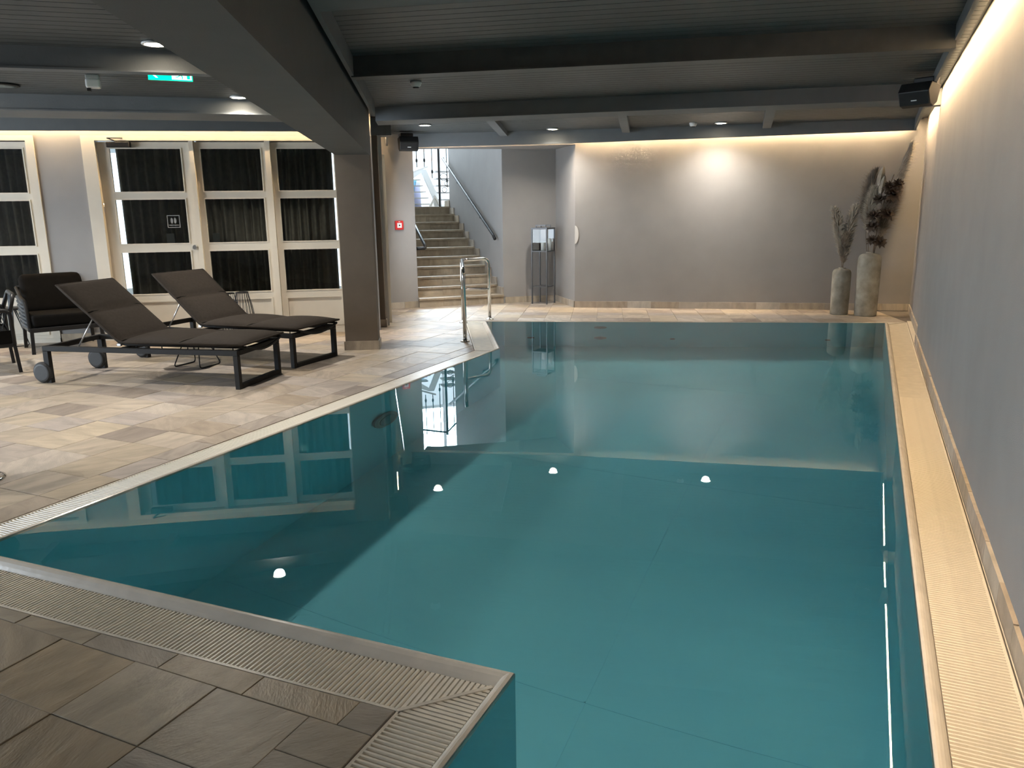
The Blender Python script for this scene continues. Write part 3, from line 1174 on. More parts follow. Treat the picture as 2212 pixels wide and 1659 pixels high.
uf = empty('upper_flight', (0, 0, 0))
tag(uf, 'white upper stair flight with blue panel beyond the landing', 'stairs')
slab('stringer', [(-.98, 1.90), (-.60, 2.20), (-.37, 2.30), (-.25, 2.30), (-.40, 2.20), (-.62, 2.06), (-.98, 1.76)], 3.76, 3.84, 'stair_paint_white', uf)
slab('stringer', [(-.37, 2.30), (-.25, 2.30), (-.03, 1.80), (-.01, LZ + .01), (-.10, LZ + .01), (-.14, 1.78)], 3.76, 3.84, 'stair_paint_white', uf)
slab('stringer', [(-.22, 1.60), (-.10, 1.80), (.02, LZ + .01), (-.02, LZ + .01), (-.10, 1.74), (-.18, LZ + .01), (-.22, LZ + .01)], 3.69, 3.74, 'wall_white', uf)
for i in range(5):
    z = LZ + .05 + .12 * i
    slab('upper_tread', [(-.62, z), (-.14 - .05 * i, z), (-.14 - .05 * i, z + .018), (-.62, z + .018)], 3.88, 4.08, 'grey_plastic', uf)
slab('blue_panel', [(-.66, LZ + .01), (-.50, LZ + .01), (-.36, 2.10), (-.46, 2.12), (-.62, 1.95)], 4.14, 4.16, 'blue_panel', uf)
slab('lilac_panel', [(-.44, LZ + .01), (-.28, LZ + .01), (-.29, 2.08), (-.40, 2.08)], 4.14, 4.16, 'lilac_panel', uf)
for i in range(5):
    slab('upper_step', [(.00 + .0 * i, 1.70 + .14 * i), (.30, 1.70 + .14 * i), (.30, 1.725 + .14 * i), (.0, 1.725 + .14 * i)], 3.95, 4.2, 'wall_paint', uf)
bal = empty('landing_balustrade', (0, 0, 0))
tag(bal, 'black balustrade with slim balusters above the white flight', 'balustrade')
for i, (w, zb) in enumerate(((-.64, 2.28), (-.48, 2.33), (-.325, 2.335), (-.172, 2.12), (.13, 1.95), (.22, 1.95))):
    a, b = onT(w, 3.6, zb), onT(w, 3.6, 3.2)
    o = tube('baluster', [a, b], .010, 'black_metal', bal, 6)
    m_ = onT(w, 3.6, zb + .13)
    lathe('baluster_knob', [(.011, -.04), (.022, -.015), (.022, .015), (.011, .04)], 'black_metal', o, 8, m_)
bar('newel_post', onT(-.035, 3.58, LZ), onT(-.035, 3.58, 3.25), .035, .035, 'black_metal', bal)
bar('bottom_rail', onT(-.95, 3.6, 2.10), onT(-.26, 3.6, 2.345), .04, .03, 'stair_paint_white', bal)
tube('top_rail', [onT(-.95, 3.6, 3.0), onT(-.035, 3.6, 3.2), onT(.3, 3.6, 2.9)], .02, 'black_metal', bal, 8)
for k, (w, z, r_) in enumerate(((.06, 2.15, .07), (.14, 2.02, .06), (.07, 1.90, .05))):
    tube('iron_scroll', [onT(w + r_ * math.cos(t), 3.6, z + r_ * math.sin(t)) for t in [2 * math.pi * q / 16 for q in range(16)]], .007, 'black_metal', bal, 5, closed=True)

# ------------------------------------------------------------------ glazed door and windows (door wall)
ROWS = [(0.525, 1.045), (1.125, 1.658), (1.728, 2.235)]     # glass rows (z0, z1)


def sbox(name, s0, s1, z0, z1, o0, o1, m, parent=None, bevel=0.0):
    """Box on the door wall: along s, height z, offset o (negative = into the room)."""
    p = [dw(s0, o0), dw(s1, o0), dw(s1, o1), dw(s0, o1)]
    o = prism(name, p, z0, z1, m, parent)
    if bevel:
        bev(o, bevel, 1)
    return o


def leaf(name, g0, g1, s0, s1, label, cat, front=0.05):
    """Glazed leaf between s0 and s1; glass between g0 and g1."""
    root = empty(name, (0, 0, 0))
    tag(root, label, cat, kind='structure')
    a, b = front, front + 0.05
    for x0, x1 in ((s0, g0), (g1, s1)):
        sbox('stile', x0, x1, 0.012, 2.30, a, b, 'joinery', root)
    zs = [(0.455, ROWS[0][0]), (ROWS[0][1], ROWS[1][0]), (ROWS[1][1], ROWS[2][0]), (ROWS[2][1], 2.30)]
    for z0, z1 in zs:
        sbox('rail', g0, g1, z0, z1, a, b, 'joinery', root)
    for z0, z1 in ROWS:
        pane = sbox('pane', g0, g1, z0, z1, a + .022, a + .027, 'window_glass', root)
        w = .012
        for q0, q1, y0, y1 in ((g0, g1, z0, z0 + w), (g0, g1, z1 - w, z1), (g0, g0 + w, z0 + w, z1 - w), (g1 - w, g1, z0 + w, z1 - w)):
            sbox('glazing_bead', q0, q1, y0, y1, a - .010, a + .022, 'joinery', pane)
    sbox('bottom_rail', g0, g1, 0.012, 0.085, a, b, 'joinery', root)
    pn = sbox('lower_panel', g0, g1, 0.085, 0.455, a + .022, b - .005, 'joinery', root)
    w = .018
    for q0, q1, y0, y1 in ((g0, g1, .085, .085 + w), (g0, g1, .455 - w, .455), (g0, g0 + w, .085 + w, .455 - w), (g1 - w, g1, .085 + w, .455 - w)):
        sbox('panel_moulding', q0, q1, y0, y1, a - .010, a + .018, 'joinery', pn)
    return root


door = leaf('door_1', -2.545, -1.745, -2.665, -1.648, 'cream glazed door with dark closer and round knob', 'door', 0.055)
leaf('window_1', -1.545, -0.842, -1.600, -0.795, 'tall cream window in the middle of the glazed front', 'window', 0.055)
leaf('window_2', -0.677, 0.010, -0.735, 0.062, 'tall cream window beside the square column', 'window', 0.055)
leaf('window_3', -5.06, -3.452, -5.12, -3.395, 'cream window at the left edge of the picture', 'window', 0.055)
# casing around the door and the two windows
cs = empty('trim_7', (0, 0, 0))
tag(cs, 'cream casing around the glazed door and two windows', 'trim', kind='structure')
sbox('casing_jamb', DOA, -2.665, 0.0, TOPZ - .055, -0.018, .10, 'joinery', cs)
sbox('casing_head', DOA, DOB, TOPZ - .055, TOPZ, -0.018, .10, 'joinery', cs)
sbox('mullion', -1.648, -1.600, 0.0, TOPZ - .055, 0.0, .10, 'joinery', cs)
sbox('mullion', -0.795, -0.735, 0.0, TOPZ - .055, 0.0, .10, 'joinery', cs)
sbox('casing_jamb', 0.062, DOB, 0.0, TOPZ - .055, -0.018, .10, 'joinery', cs)
cs2 = empty('trim_8', (0, 0, 0))
tag(cs2, 'cream casing around the window at the left edge', 'trim', kind='structure')
sbox('casing_jamb', -3.395, W2B, 0.0, TOPZ - .055, -0.018, .10, 'joinery', cs2)
sbox('casing_jamb', W2A, -5.12, 0.0, TOPZ - .055, -0.018, .10, 'joinery', cs2)
sbox('casing_head', W2A, W2B, TOPZ - .055, TOPZ, -0.018, .10, 'joinery', cs2)
# skirting ledge at the foot of the glazed front
sbox('casing_plinth', DOA, DOB, 0.0, 0.05, -0.03, -0.019, 'joinery', cs)
sbox('casing_plinth', W2A, W2B, 0.0, 0.05, -0.03, -0.019, 'joinery', cs2)

# door furniture
for z in (2.13, 1.56, .45):
    p = dw(-2.668, 0.044)
    lathe('hinge', [(.010, -.055), (.010, .055)], 'aluminium', door, 10, (p.x, p.y, z))
kn = dw(-1.70, 0.0)
kp = wall_disc('knob_plate', (*dw(-1.697, 0.054), 1.083), (-DN.x, -DN.y, 0), .03, .008, 'aluminium', door)
wall_disc('door_knob', (*dw(-1.697, 0.046), 1.083), (-DN.x, -DN.y, 0), .026, .035, 'aluminium', kp)
cl_ = sbox('door_closer', -2.545, -2.29, 2.235, 2.298, -0.02, 0.054, 'black_metal', door, .006)
q0, q1, q2 = (*dw(-2.44, .02), 2.302), (*dw(-2.50, -.09), 2.33), (*dw(-2.36, -.02), 2.335)
bar('closer_arm', q0, q1, .02, .008, 'black_metal', cl_)
bar('closer_arm', q1, q2, .02, .008, 'black_metal', cl_)
# etched sticker and poster reflections painted as pale patches on the glass
st = empty('glass_sticker', (0, 0, 0))
tag(st, 'square white outlined barefoot sticker on the glazed door', 'sticker')


def gl_rect(name, s0, s1, z0, z1, m, parent, off=.0745):
    return sbox(name, s0, s1, z0, z1, off, off + .0015, m, parent)


mat('etched_and_reflected', (0.30, 0.29, 0.27), 0.7)
for a, b, c, d in ((-1.99, -1.845, 1.455, 1.463), (-1.99, -1.845, 1.317, 1.325), (-1.99, -1.982, 1.325, 1.455), (-1.853, -1.845, 1.325, 1.455), (-1.975, -1.86, 1.343, 1.351)):
    gl_rect('sticker_line', a, b, c, d, 'etched_and_reflected', st)
for s in (-1.938, -1.900):
    v = []
    for i in range(12):
        a = 2 * math.pi * i / 12
        v.append((*dw(s + .014 * math.cos(a), .0745), 1.40 + .034 * math.sin(a)))
    mesh('footprint_mark', v, [list(range(12))], 'etched_and_reflected', st)
nt_ = gl_rect('poster_reflection', -2.02, -1.93, 1.135, 1.25, 'etched_and_reflected', None, .086)  # thin pale sheets imitating a poster mirrored in the panes
tag(nt_, 'small pale patch painted as a poster reflection low in the door glass', 'reflection')
nt2 = gl_rect('poster_reflection', -1.49, -1.41, 1.132, 1.245, 'etched_and_reflected', None, .086)
tag(nt2, 'small pale patch painted as a poster reflection low in the middle window glass', 'reflection')

# curtains behind the glass


def curtain(s0, s1, label, seed, off=0.22):
    random.seed(seed)
    nu, nz = int((s1 - s0) / 0.012), 10
    ph = [random.uniform(0, 6.28) for _ in range(5)]
    v, f = [], []
    for j in range(nz + 1):
        z = 0.03 + (2.33 - .03) * j / nz
        t = j / nz
        for i in range(nu + 1):
            s = s0 + (s1 - s0) * i / nu
            amp = 0.048 + 0.02 * (1 - t)
            w = math.sin(s * 62 + ph[0] + 1.6 * math.sin(s * 7 + ph[1]) + .35 * (1 - t) * math.sin(s * 13 + ph[2]))
            w2 = .5 * math.sin(s * 119 + ph[3])
            p = dw(s + .012 * (1 - t) * math.sin(s * 20 + ph[4]), off + amp * (w + w2 * .5))
            v.append((p.x, p.y, z))
    for j in range(nz):
        for i in range(nu):
            a = j * (nu + 1) + i
            f.append([a, a + 1, a + nu + 2, a + nu + 1])
    o = mesh('curtain', v, f, 'curtain_cloth', None, True, fix=False)
    sm = o.modifiers.new('thickness', 'SOLIDIFY')
    sm.thickness = 0.004
    tag(o, label, 'curtain', 'dark curtains behind the glass')
    p0, p1 = dw(s0 - .02, off), dw(s1 + .02, off)
    bar('curtain_track', (*p0, 2.345), (*p1, 2.345), .03, .02, 'black_metal', o)
    return o


curtain(-2.535, -1.665, 'dark pleated curtain hanging behind the glazed door', 1)
curtain(-1.615, -0.80, 'dark pleated curtain hanging behind the middle window', 2)
curtain(-0.75, -0.03, 'dark pleated curtain hanging behind the window by the column', 3)
curtain(-5.1, -3.38, 'dark pleated curtain hanging behind the left edge window', 4)
# veranda outside the glazing: paving, roof, so only slits of daylight show beside the curtains
vr = prism('ground_outside', [dw(-6, .3), dw(1.0, .3), dw(1.0, 4), dw(-6, 4)], -0.3, -0.02, 'grout')
struct(vr, 'paved ground outside the glazed doors', 'ground')

# side-wall door frame seen edge-on
sd = (P2 - PIL).normalized()
sn = Vector((sd.y, -sd.x))
d2 = empty('door_2', (0, 0, 0))
tag(d2, 'white framed side door seen edge-on beside the column', 'door', kind='structure')
s0p = PIL + Vector((-.02, .12))


def sd_box(name, a, b, z0, z1, t, m, parent):
    return strip(name, s0p + sd * a, s0p + sd * b, t, z0, z1, m, parent, side=-1)


sd_box('casing_jamb', .30, .40, 0, 2.2, .035, 'joinery', d2)
sd_box('casing_jamb', 1.35, 1.45, 0, 2.2, .035, 'joinery', d2)
sd_box('casing_head', .40, 1.35, 2.1, 2.2, .035, 'joinery', d2)
sd_box('door_leaf', .41, 1.34, 0.01, 2.09, .012, 'joinery', d2)
gp = sd_box('door_glass', .52, 1.24, 0.35, 1.98, .016, 'window_glass', d2)
gc = s0p + sd * .88 + sn * .045
area_light('daylight_side_door', (gc.x, gc.y, 1.2), (gc.x + sn.x, gc.y + sn.y, 1.1), .70, 1.55, 27, DAY)

# ------------------------------------------------------------------ ceiling fittings


def spot(x, y, z, label, power, cone=146):
    root = lathe('ceiling_spotlight', [(.072, 0.0), (.082, -.006), (.086, -.012), (.082, -.017), (.068, -.018), (.066, -.008)], 'white_plastic', None, 28, (0, 0, 0))
    root.location = (x, y, z)
    lathe('lamp_lens', [(.066, -.012), (.05, -.0165), (.001, -.018)], 'spot_glow', root, 24)
    tag(root, label, 'spotlight', 'recessed ceiling spotlights')
    d = bpy.data.lights.new('spot_beam', 'SPOT')
    d.energy = power
    d.color = (1.0, 0.93, 0.84)
    d.spot_size = R(cone)
    d.spot_blend = 1.0
    d.shadow_soft_size = 0.06
    d.cycles.is_caustics_light = True
    o = bpy.data.objects.new('spot_beam', d)
    link(o)
    o.location = (x, y, z - 0.03)
    return root


SPW = 106
spot(-5.494, 9.33, CEIL, 'glowing round spotlight nearest the stairs in the far ceiling strip', SPW * .35)
spot(-4.212, 10.70, CEIL, 'glowing round spotlight, middle of the far ceiling strip', SPW * .8)
spot(-1.953, 11.20, CEIL, 'glowing round spotlight on the right of the far ceiling strip', SPW * .8)
spot(-4.50, 4.10, CEIL, 'large glowing spotlight at upper left beside the big beam', SPW)
spot(-5.78, 6.23, CEIL, 'glowing spotlight in front of the glazed door', SPW)
spot(-7.75, 4.62, CEIL, 'spotlight over the armchairs, outside the left edge', SPW)
spot(-0.25, 2.6, CEIL, 'unseen spotlight added to brighten the near end of the pool', 52, 74)  # extra lamp out of view, added to put more light into the pool
spot(-6.0, 1.9, CEIL, 'unseen spotlight added to light the left deck', SPW)  # extra lamp out of view, added to brighten the deck floor


def detector(x, y, label, r=.05, h=.05, drop=0.0, z=None):
    z = CEIL if z is None else z
    root = lathe('smoke_detector', [(r * 1.0, 0), (r * 1.05, -h * .35), (r * .95, -h * .5), (r * .9, -h * .75), (r * .6, -h)], 'white_plastic', None, 20, (0, 0, 0))
    root.location = (x, y, z)
    lathe('sensor_ring', [(r * .62, -h * .97), (r * .5, -h * 1.18), (r * .2, -h * 1.2)], 'black_plastic', root, 14)
    tag(root, label, 'detector')
    return root


detector(-3.80, 6.32, 'small white smoke detector over the pool, behind the middle beam')
detector(-2.30, 11.05, 'small white smoke detector beside the right far spotlight')
# boxy movement detector
md = empty('motion_detector', (-5.98, 4.77, CEIL), R(-44))
tag(md, 'white box-shaped motion detector hanging at upper left', 'detector')
box('detector_mount', (-.05, -.05, -.03), (.05, .05, 0), 'grey_plastic', md, .006)
box('detector_body', (-.045, -.055, -.10), (.05, .055, -.03), 'white_plastic', md, .014)
box('detector_lens', (-.03, -.05, -.125), (.03, -.02, -.10), 'black_plastic', md, .004)
rs = lathe('ceiling_speaker', [(.12, 0), (.125, -.012), (.105, -.02), (.10, -.016)], 'black_plastic', None, 32, (0, 0, 0))
rs.location = (-7.02, 4.70, CEIL)
lathe('speaker_grille', [(.10, -.017), (.06, -.020), (.002, -.021)], 'fitting_ring', rs, 28)
tag(rs, 'round ceiling loudspeaker at the left edge', 'loudspeaker')

# emergency exit sign
es = empty('exit_sign', (-5.06, 4.73, 2.485), math.atan2(-4.73, 5.06) + R(90))
tag(es, 'glowing green emergency exit sign with arrow and running figure', 'sign')
box('sign_panel', (-.16, -.008, 0), (.16, .008, .105), 'sign_green', es)
for sx in (-.1, .1):
    tube('sign_hanger', [(sx, 0, .105), (sx, 0, .118)], .003, 'grey_plastic', es, 6)


def flat(name, pts, y, m, parent):
    return prism_xz(name, pts, y, m, parent)


def prism_xz(name, pts, y, m, parent, th=.0012):
    n_ = len(pts)
    v = [(x, y, z) for x, z in pts] + [(x, y + th, z) for x, z in pts]
    f = [list(range(n_)), list(range(n_, 2 * n_))[::-1]] + [[i, (i + 1) % n_, (i + 1) % n_ + n_, i + n_] for i in range(n_)]
    return mesh(name, v, f, m, parent)


for y in (-.0098, .0086):
    wp = prism_xz('figure_field', [(.01, .008), (.152, .008), (.152, .097), (.01, .097)], y, 'sign_white', es)
    prism_xz('arrow_mark', [(-.145, .052), (-.105, .088), (-.09, .088), (-.118, .06), (-.03, .06), (-.03, .044), (-.118, .044), (-.09, .016), (-.105, .016)], y, 'sign_white', es)
    yy = y - .001 if y < 0 else y + .001
    prism_xz('running_figure', [(.075, .06), (.095, .065), (.105, .055), (.112, .058), (.1, .075), (.082, .078), (.066, .07), (.056, .052), (.062, .049), (.07, .06), (.066, .04), (.048, .03), (.035, .032), (.034, .025), (.05, .022), (.074, .036), (.082, .026), (.08, .012), (.088, .012), (.091, .03), (.078, .046)], yy, 'sign_green', wp)
    prism_xz('figure_head', [(.088 + .009 * math.cos(i), .087 + .008 * math.sin(i)) for i in [k * .785 for k in range(8)]], yy, 'sign_green', wp)
    prism_xz('door_mark', [(.118, .012), (.142, .012), (.142, .09), (.118, .09)], yy, 'sign_green', wp)


# wall loudspeakers
def wall_speaker(loc, rz, tilt, label, w=.27, s=1.0):
    root = empty('loudspeaker', loc, rz)
    tag(root, label, 'loudspeaker', 'black wall loudspeakers')
    pts = [(-.10, .09), (.07, .10), (.115, .02), (.06, -.085), (.0, -.10), (-.06, -.06)]
    c, t = math.cos(tilt), math.sin(tilt)
    pts = [((x * c - z * t) * s, (x * t + z * c) * s) for x, z in pts]
    n_ = len(pts)
    v = [(x, -w / 2, z) for x, z in pts] + [(x, w / 2, z) for x, z in pts]
    b = mesh('speaker_body', v, [list(range(n_)), list(range(n_, 2 * n_))[::-1]] + [[i, (i + 1) % n_, (i + 1) % n_ + n_, i + n_] for i in range(n_)], 'black_plastic', root)
    bev(b, .008, 2)
    p, q = Vector((pts[2][0], 0, pts[2][1])), Vector((pts[3][0], 0, pts[3][1]))
    nrm = (q - p).cross(Vector((0, 1, 0))).normalized()
    if nrm.x < 0:
        nrm = -nrm
    a, e = p.lerp(q, .10), p.lerp(q, .92)
    yy = w / 2 - .012
    v = []
    for o_ in (0.0, .004):
        for base, y in ((a, -yy), (a, yy), (e, yy), (e, -yy)):
            v.append((base.x + nrm.x * (o_ + .0005), y, base.z + nrm.z * (o_ + .0005)))
    g = mesh('speaker_grille', v, [[0, 1, 2, 3], [4, 5, 6, 7], [0, 1, 5, 4], [1, 2, 6, 5], [2, 3, 7, 6], [3, 0, 4, 7]], 'black_metal', root)
    m0, m1 = p.lerp(q, .62), p.lerp(q, .70)
    mesh('speaker_badge', [(m0.x + nrm.x * .006, -.025, m0.z + nrm.z * .006), (m0.x + nrm.x * .006, .025, m0.z + nrm.z * .006), (m1.x + nrm.x * .006, .025, m1.z + nrm.z * .006), (m1.x + nrm.x * .006, -.025, m1.z + nrm.z * .006)], [[0, 1, 2, 3]], 'white_print', g)
    box('wall_bracket', (-.17, -.09, .03), (-.06, .09, .16), 'black_plastic', root, .01)
    return root


wall_speaker((-6.15, 9.95, 2.42), R(-48), 0.05, 'black loudspeaker hanging at the stair opening')
wall_speaker((0.30, 8.02, 2.40), R(-118), 0.05, 'black loudspeaker under the ceiling by the right wall')

# fire alarm button
aw = (P3 - P2).normalized()
an = Vector((aw.y, -aw.x))
ac = P2.lerp(P3, .50)
fa_ = empty('fire_alarm_button', (ac.x + an.x * .001, ac.y + an.y * .001, 1.205), math.atan2(aw.y, aw.x))
tag(fa_, 'red fire alarm button with white square face on the narrow wall', 'alarm')
box('alarm_case', (-.066, -.035, 0), (.066, -.001, .135), 'red_plastic', fa_, .010)
fp = box('alarm_face', (-.036, -.0385, .03), (.036, -.035, .102), 'white_plastic', fa_)
prism_xz('press_dot', [(.012 * math.cos(i * .524), .066 + .012 * math.sin(i * .524)) for i in range(12)], -.040, 'black_plastic', fp)
for k in range(4):
    a = k * math.pi / 2 + .785
prism_xz('alarm_logo', [(-.014, .115), (.014, .115), (.014, .124), (-.014, .124)], -.0365, 'white_print', fa_)

# half-round pale plate at the wall corner
hc = []
for i in range(17):
    a = -math.pi / 2 + math.pi * i / 16
    hc.append((.055 * math.cos(a), .135 * math.sin(a)))
v = []
for off in (.001, .012):
    for u_, z in hc:
        p = C1 + bwd * u_ + bwn * off
        v.append((p.x, p.y, 1.10 + z))
k = len(hc)
hm = mesh('corner_plate', v, [list(range(k)), list(range(k, 2 * k))[::-1]] + [[i, (i + 1) % k, (i + 1) % k + k, i + k] for i in range(k)], 'wall_white')
tag(hm, 'pale half-round plate on the wall corner beside the tall lantern', 'plate')

# ------------------------------------------------------------------ steel pool handrail
A_, B_, C_ = Vector((-4.137, 7.757, 0)), Vector((-4.90, 9.15, 0)), Vector((-4.695, 9.543, 0))
hr = empty('pool_handrail', (0, 0, 0))
tag(hr, 'polished steel guard rail on three posts at the pool corner', 'handrail')
zt = .835
up_ = lambda p, z: Vector((p.x, p.y, z))
tube('top_tube', fillet([A_, up_(A_, zt), up_(B_, zt), up_(C_, zt), C_], .10, 6), .022, 'chrome', hr, 14)
tube('post', [B_, up_(B_, zt - .02)], .022, 'chrome', hr, 14)
tube('mid_tube', fillet([up_(A_, .45), up_(B_, .45), up_(C_, .42)], .04, 4), .016, 'chrome', hr, 10)
for p in (A_, B_, C_):
    lathe('floor_flange', [(.055, 0), (.055, .008), (.04, .014), (.026, .022), (.024, .03)], 'chrome', hr, 20, p)

# ------------------------------------------------------------------ sun loungers


def quilt(name, P, W, t, m, parent, puff=.012):
    """Padded slab along the 3-D profile P (list of segments of (x,z) points, pinched at segment ends)."""
    v, f = [], []
    ny = 10
    rows = []
    for seg_i, (a, b) in enumerate(P):
        a, b = Vector((a[0], 0, a[1])), Vector((b[0], 0, b[1]))
        d = (b - a).normalized()
        nr = Vector((-d.z, 0, d.x))
        if nr.z < 0:
            nr = -nr
        nn_ = 10
        for i in range(nn_ + 1):
            if seg_i > 0 and i == 0:
                continue
            u_ = i / nn_
            rows.append((a.lerp(b, u_), nr, (math.sin(math.pi * u_) ** .4) if 0 < u_ < 1 else 0.0))
    for side in (1, -1):
        for c, nr, pf in rows:
            for j in range(ny + 1):
                w = j / ny
                e = math.sin(math.pi * w) ** .35 if 0 < j < ny else 0.0
                h = (t * .5 * (.35 + .65 * pf) * (.3 + .7 * e) + puff * pf * e * .5) if side > 0 else -t * .5 * (.5 + .2 * pf)
                v.append(c + nr * (h + t * .5) + Vector((0, (w - .5) * W, 0)))
    R_ = len(rows)
    for s in (0, 1):
        for i in range(R_ - 1):
            for j in range(ny):
                a = s * R_ * (ny + 1) + i * (ny + 1) + j
                f.append([a, a + 1, a + ny + 2, a + ny + 1])
    off = R_ * (ny + 1)
    for i in range(R_ - 1):
        for j in (0, ny):
            a = i * (ny + 1) + j
            f.append([a, a + ny + 1, a + ny + 1 + off, a + off])
    for i in (0, R_ - 1):
        for j in range(ny):
            a = i * (ny + 1) + j
            f.append([a, a + 1, a + 1 + off, a + off])
    return mesh(name, v, f, m, parent, True)


def lounger(loc, rz, label):
    """Local: x from head (0) to foot (1.95), y=0 near rail .. W far rail."""
    W = 0.68
    root = empty('sun_lounger', loc, rz)
    tag(root, label, 'sun lounger', 'sun loungers on the left deck')
    zr0, zr1 = .290, .335
    for y in (0, W):
        box('side_rail', (0.03, y - .022, zr0), (1.95, y + .022, zr1), 'anthracite_metal', root, .003, 1)
        box('leg', (1.905, y - .022, 0), (1.95, y + .022, zr0), 'anthracite_metal', root, .003, 1)
        lg = box('leg', (0.03, y - .022, 0.0), (0.085, y + .022, zr0), 'anthracite_metal', root, .003, 1)
        sgn = -1 if y == 0 else 1
        # wheel behind the head leg
        yc = y + sgn * (0.028 if y == 0 else -0.028) * (1 if y == 0 else 1)
        yc = y - .045 if y == 0 else y - .045
        wheel = wall_disc('wheel', (0.005, yc + .04, .095), (0, -1, 0), .095, .035, 'rubber', root, 28)
        wall_disc('wheel_cap', (0.005, yc + .006, .095), (0, -1, 0), .078, .004, 'wheel_face', wheel, 24)
    box('cross_rail', (1.905, .022, 0.0), (1.95, W - .022, .04), 'anthracite_metal', root, .003, 1)
    box('cross_rail', (1.905, .022, zr0), (1.95, W - .022, zr1), 'anthracite_metal', root, .003, 1)
    box('cross_rail', (0.03, .022, zr0), (0.07, W - .022, zr1), 'anthracite_metal', root, .003, 1)
    box('cross_rail', (0.78, .022, zr0 + .005), (0.82, W - .022, zr1 - .005), 'anthracite_metal', root, .003, 1)
    # raised inner frame on pins
    zf = .358
    for y in (.035, W - .035):
        tube('sling_tube', fillet([(.27, y, .845), (.805, y, zf), (2.0, y, zf)], .05, 4), .011, 'anthracite_metal', root, 8)
        for x in (.95, 1.2, 1.45, 1.7, 1.88):
            tube('support_pin', [(x, y, zr1 - .004), (x, y, zf)], .005, 'anthracite_metal', root, 6)
    pts = [(2.0, .035 + (W - .07) * i / 12, zf - .055 * math.sin(math.pi * i / 12)) for i in range(13)]
    tube('foot_bow', pts, .012, 'anthracite_metal', root, 8)
    tube('head_bar', [(.27, .035, .845), (.27, W - .035, .845)], .011, 'anthracite_metal', root, 8)
    for y in (.02, W - .02):
        tube('prop_rod', [(.38, y, zr1), (.56, y, .585)], .007, 'aluminium', root, 8)
        box('hinge_cap', (.775, y - .012, .345), (.815, y + .012, .372), 'aluminium', root, .004, 1)
    mt = quilt('mattress', [((.255, .855), (.53, .612)), ((.53, .612), (.815, .362)), ((.815, .362), (1.40, .362)), ((1.40, .362), (2.0, .362))], W + .03, .05, 'lounger_cloth', root, .045)
    mt.location.y = W / 2
    hw_ = (W + .03) / 2
    for x, z in ((.53, .612), (.815, .362), (1.40, .362)):
        nx = .0 if x > 1 else .012
        tube('seam', [(x + nx, -hw_, z + .024), (x + nx, -hw_ * .8, z + .034), (x + nx, hw_ * .8, z + .034), (x + nx, hw_, z + .024)], .006, 'dark_cushion', mt, 6)  # black cord along the seam, also paints the shade of the pinched crease
    for y in (-hw_, hw_):
        tube('piping', fillet([(.27, y, .872), (.825, y, .384), (2.0, y, .384)], .05, 4), .009, 'lounger_cloth', mt, 6)
    for x, z in ((.262, .875), (2.0, .385)):
        tube('piping', [(x, -hw_, z), (x, hw_, z)], .009, 'lounger_cloth', mt, 6)
    return root


a1 = math.atan2(4.895 - 4.466, -4.77 + 6.653)
lounger((-6.653 - .03 * math.cos(a1), 4.466 - .03 * math.sin(a1), 0), a1, 'nearer dark grey sun lounger with raised back and wheels')
a2 = math.atan2(5.79 - 5.69, -4.942 + 6.907)
lounger((-6.90, 5.705, 0), a2, 'farther dark grey sun lounger, the one beside the column')


# low wire side tables
def wire_table(loc, rz, top_r, h, label, loop_w=.34):
    root = empty('side_table', loc, rz)
    tag(root, label, 'side table', 'round wire side tables')
    lathe('table_top', [(top_r * .97, h - .014), (top_r, h - .008), (top_r, h), (top_r * .98, h + .002)], 'black_metal', root, 32)
    for s in (-1, 1):
        y = s * top_r * .75
        tube('leg', fillet([(-.06, y * .55, h - .012), (-loop_w / 2, y, .006), (loop_w / 2, y, .006), (.06, y * .55, h - .012)], .04, 5), .006, 'black_metal', root, 8)
    return root


wire_table((-5.98, 5.56, 0), R(95), .21, .27, 'low round wire table standing between the two loungers', .30)
wire_table((-9.05, 5.72, 0), R(55), .24, .44, 'small round wire table beside the armchairs')


# ------------------------------------------------------------------ armchairs
def soft_box(name, lo, hi, m, parent, r=.05):
    o = box(name, lo, hi, m, parent)
    bev(o, r, 4)
    o.data.polygons.foreach_set('use_smooth', [True] * len(o.data.polygons))
    return o


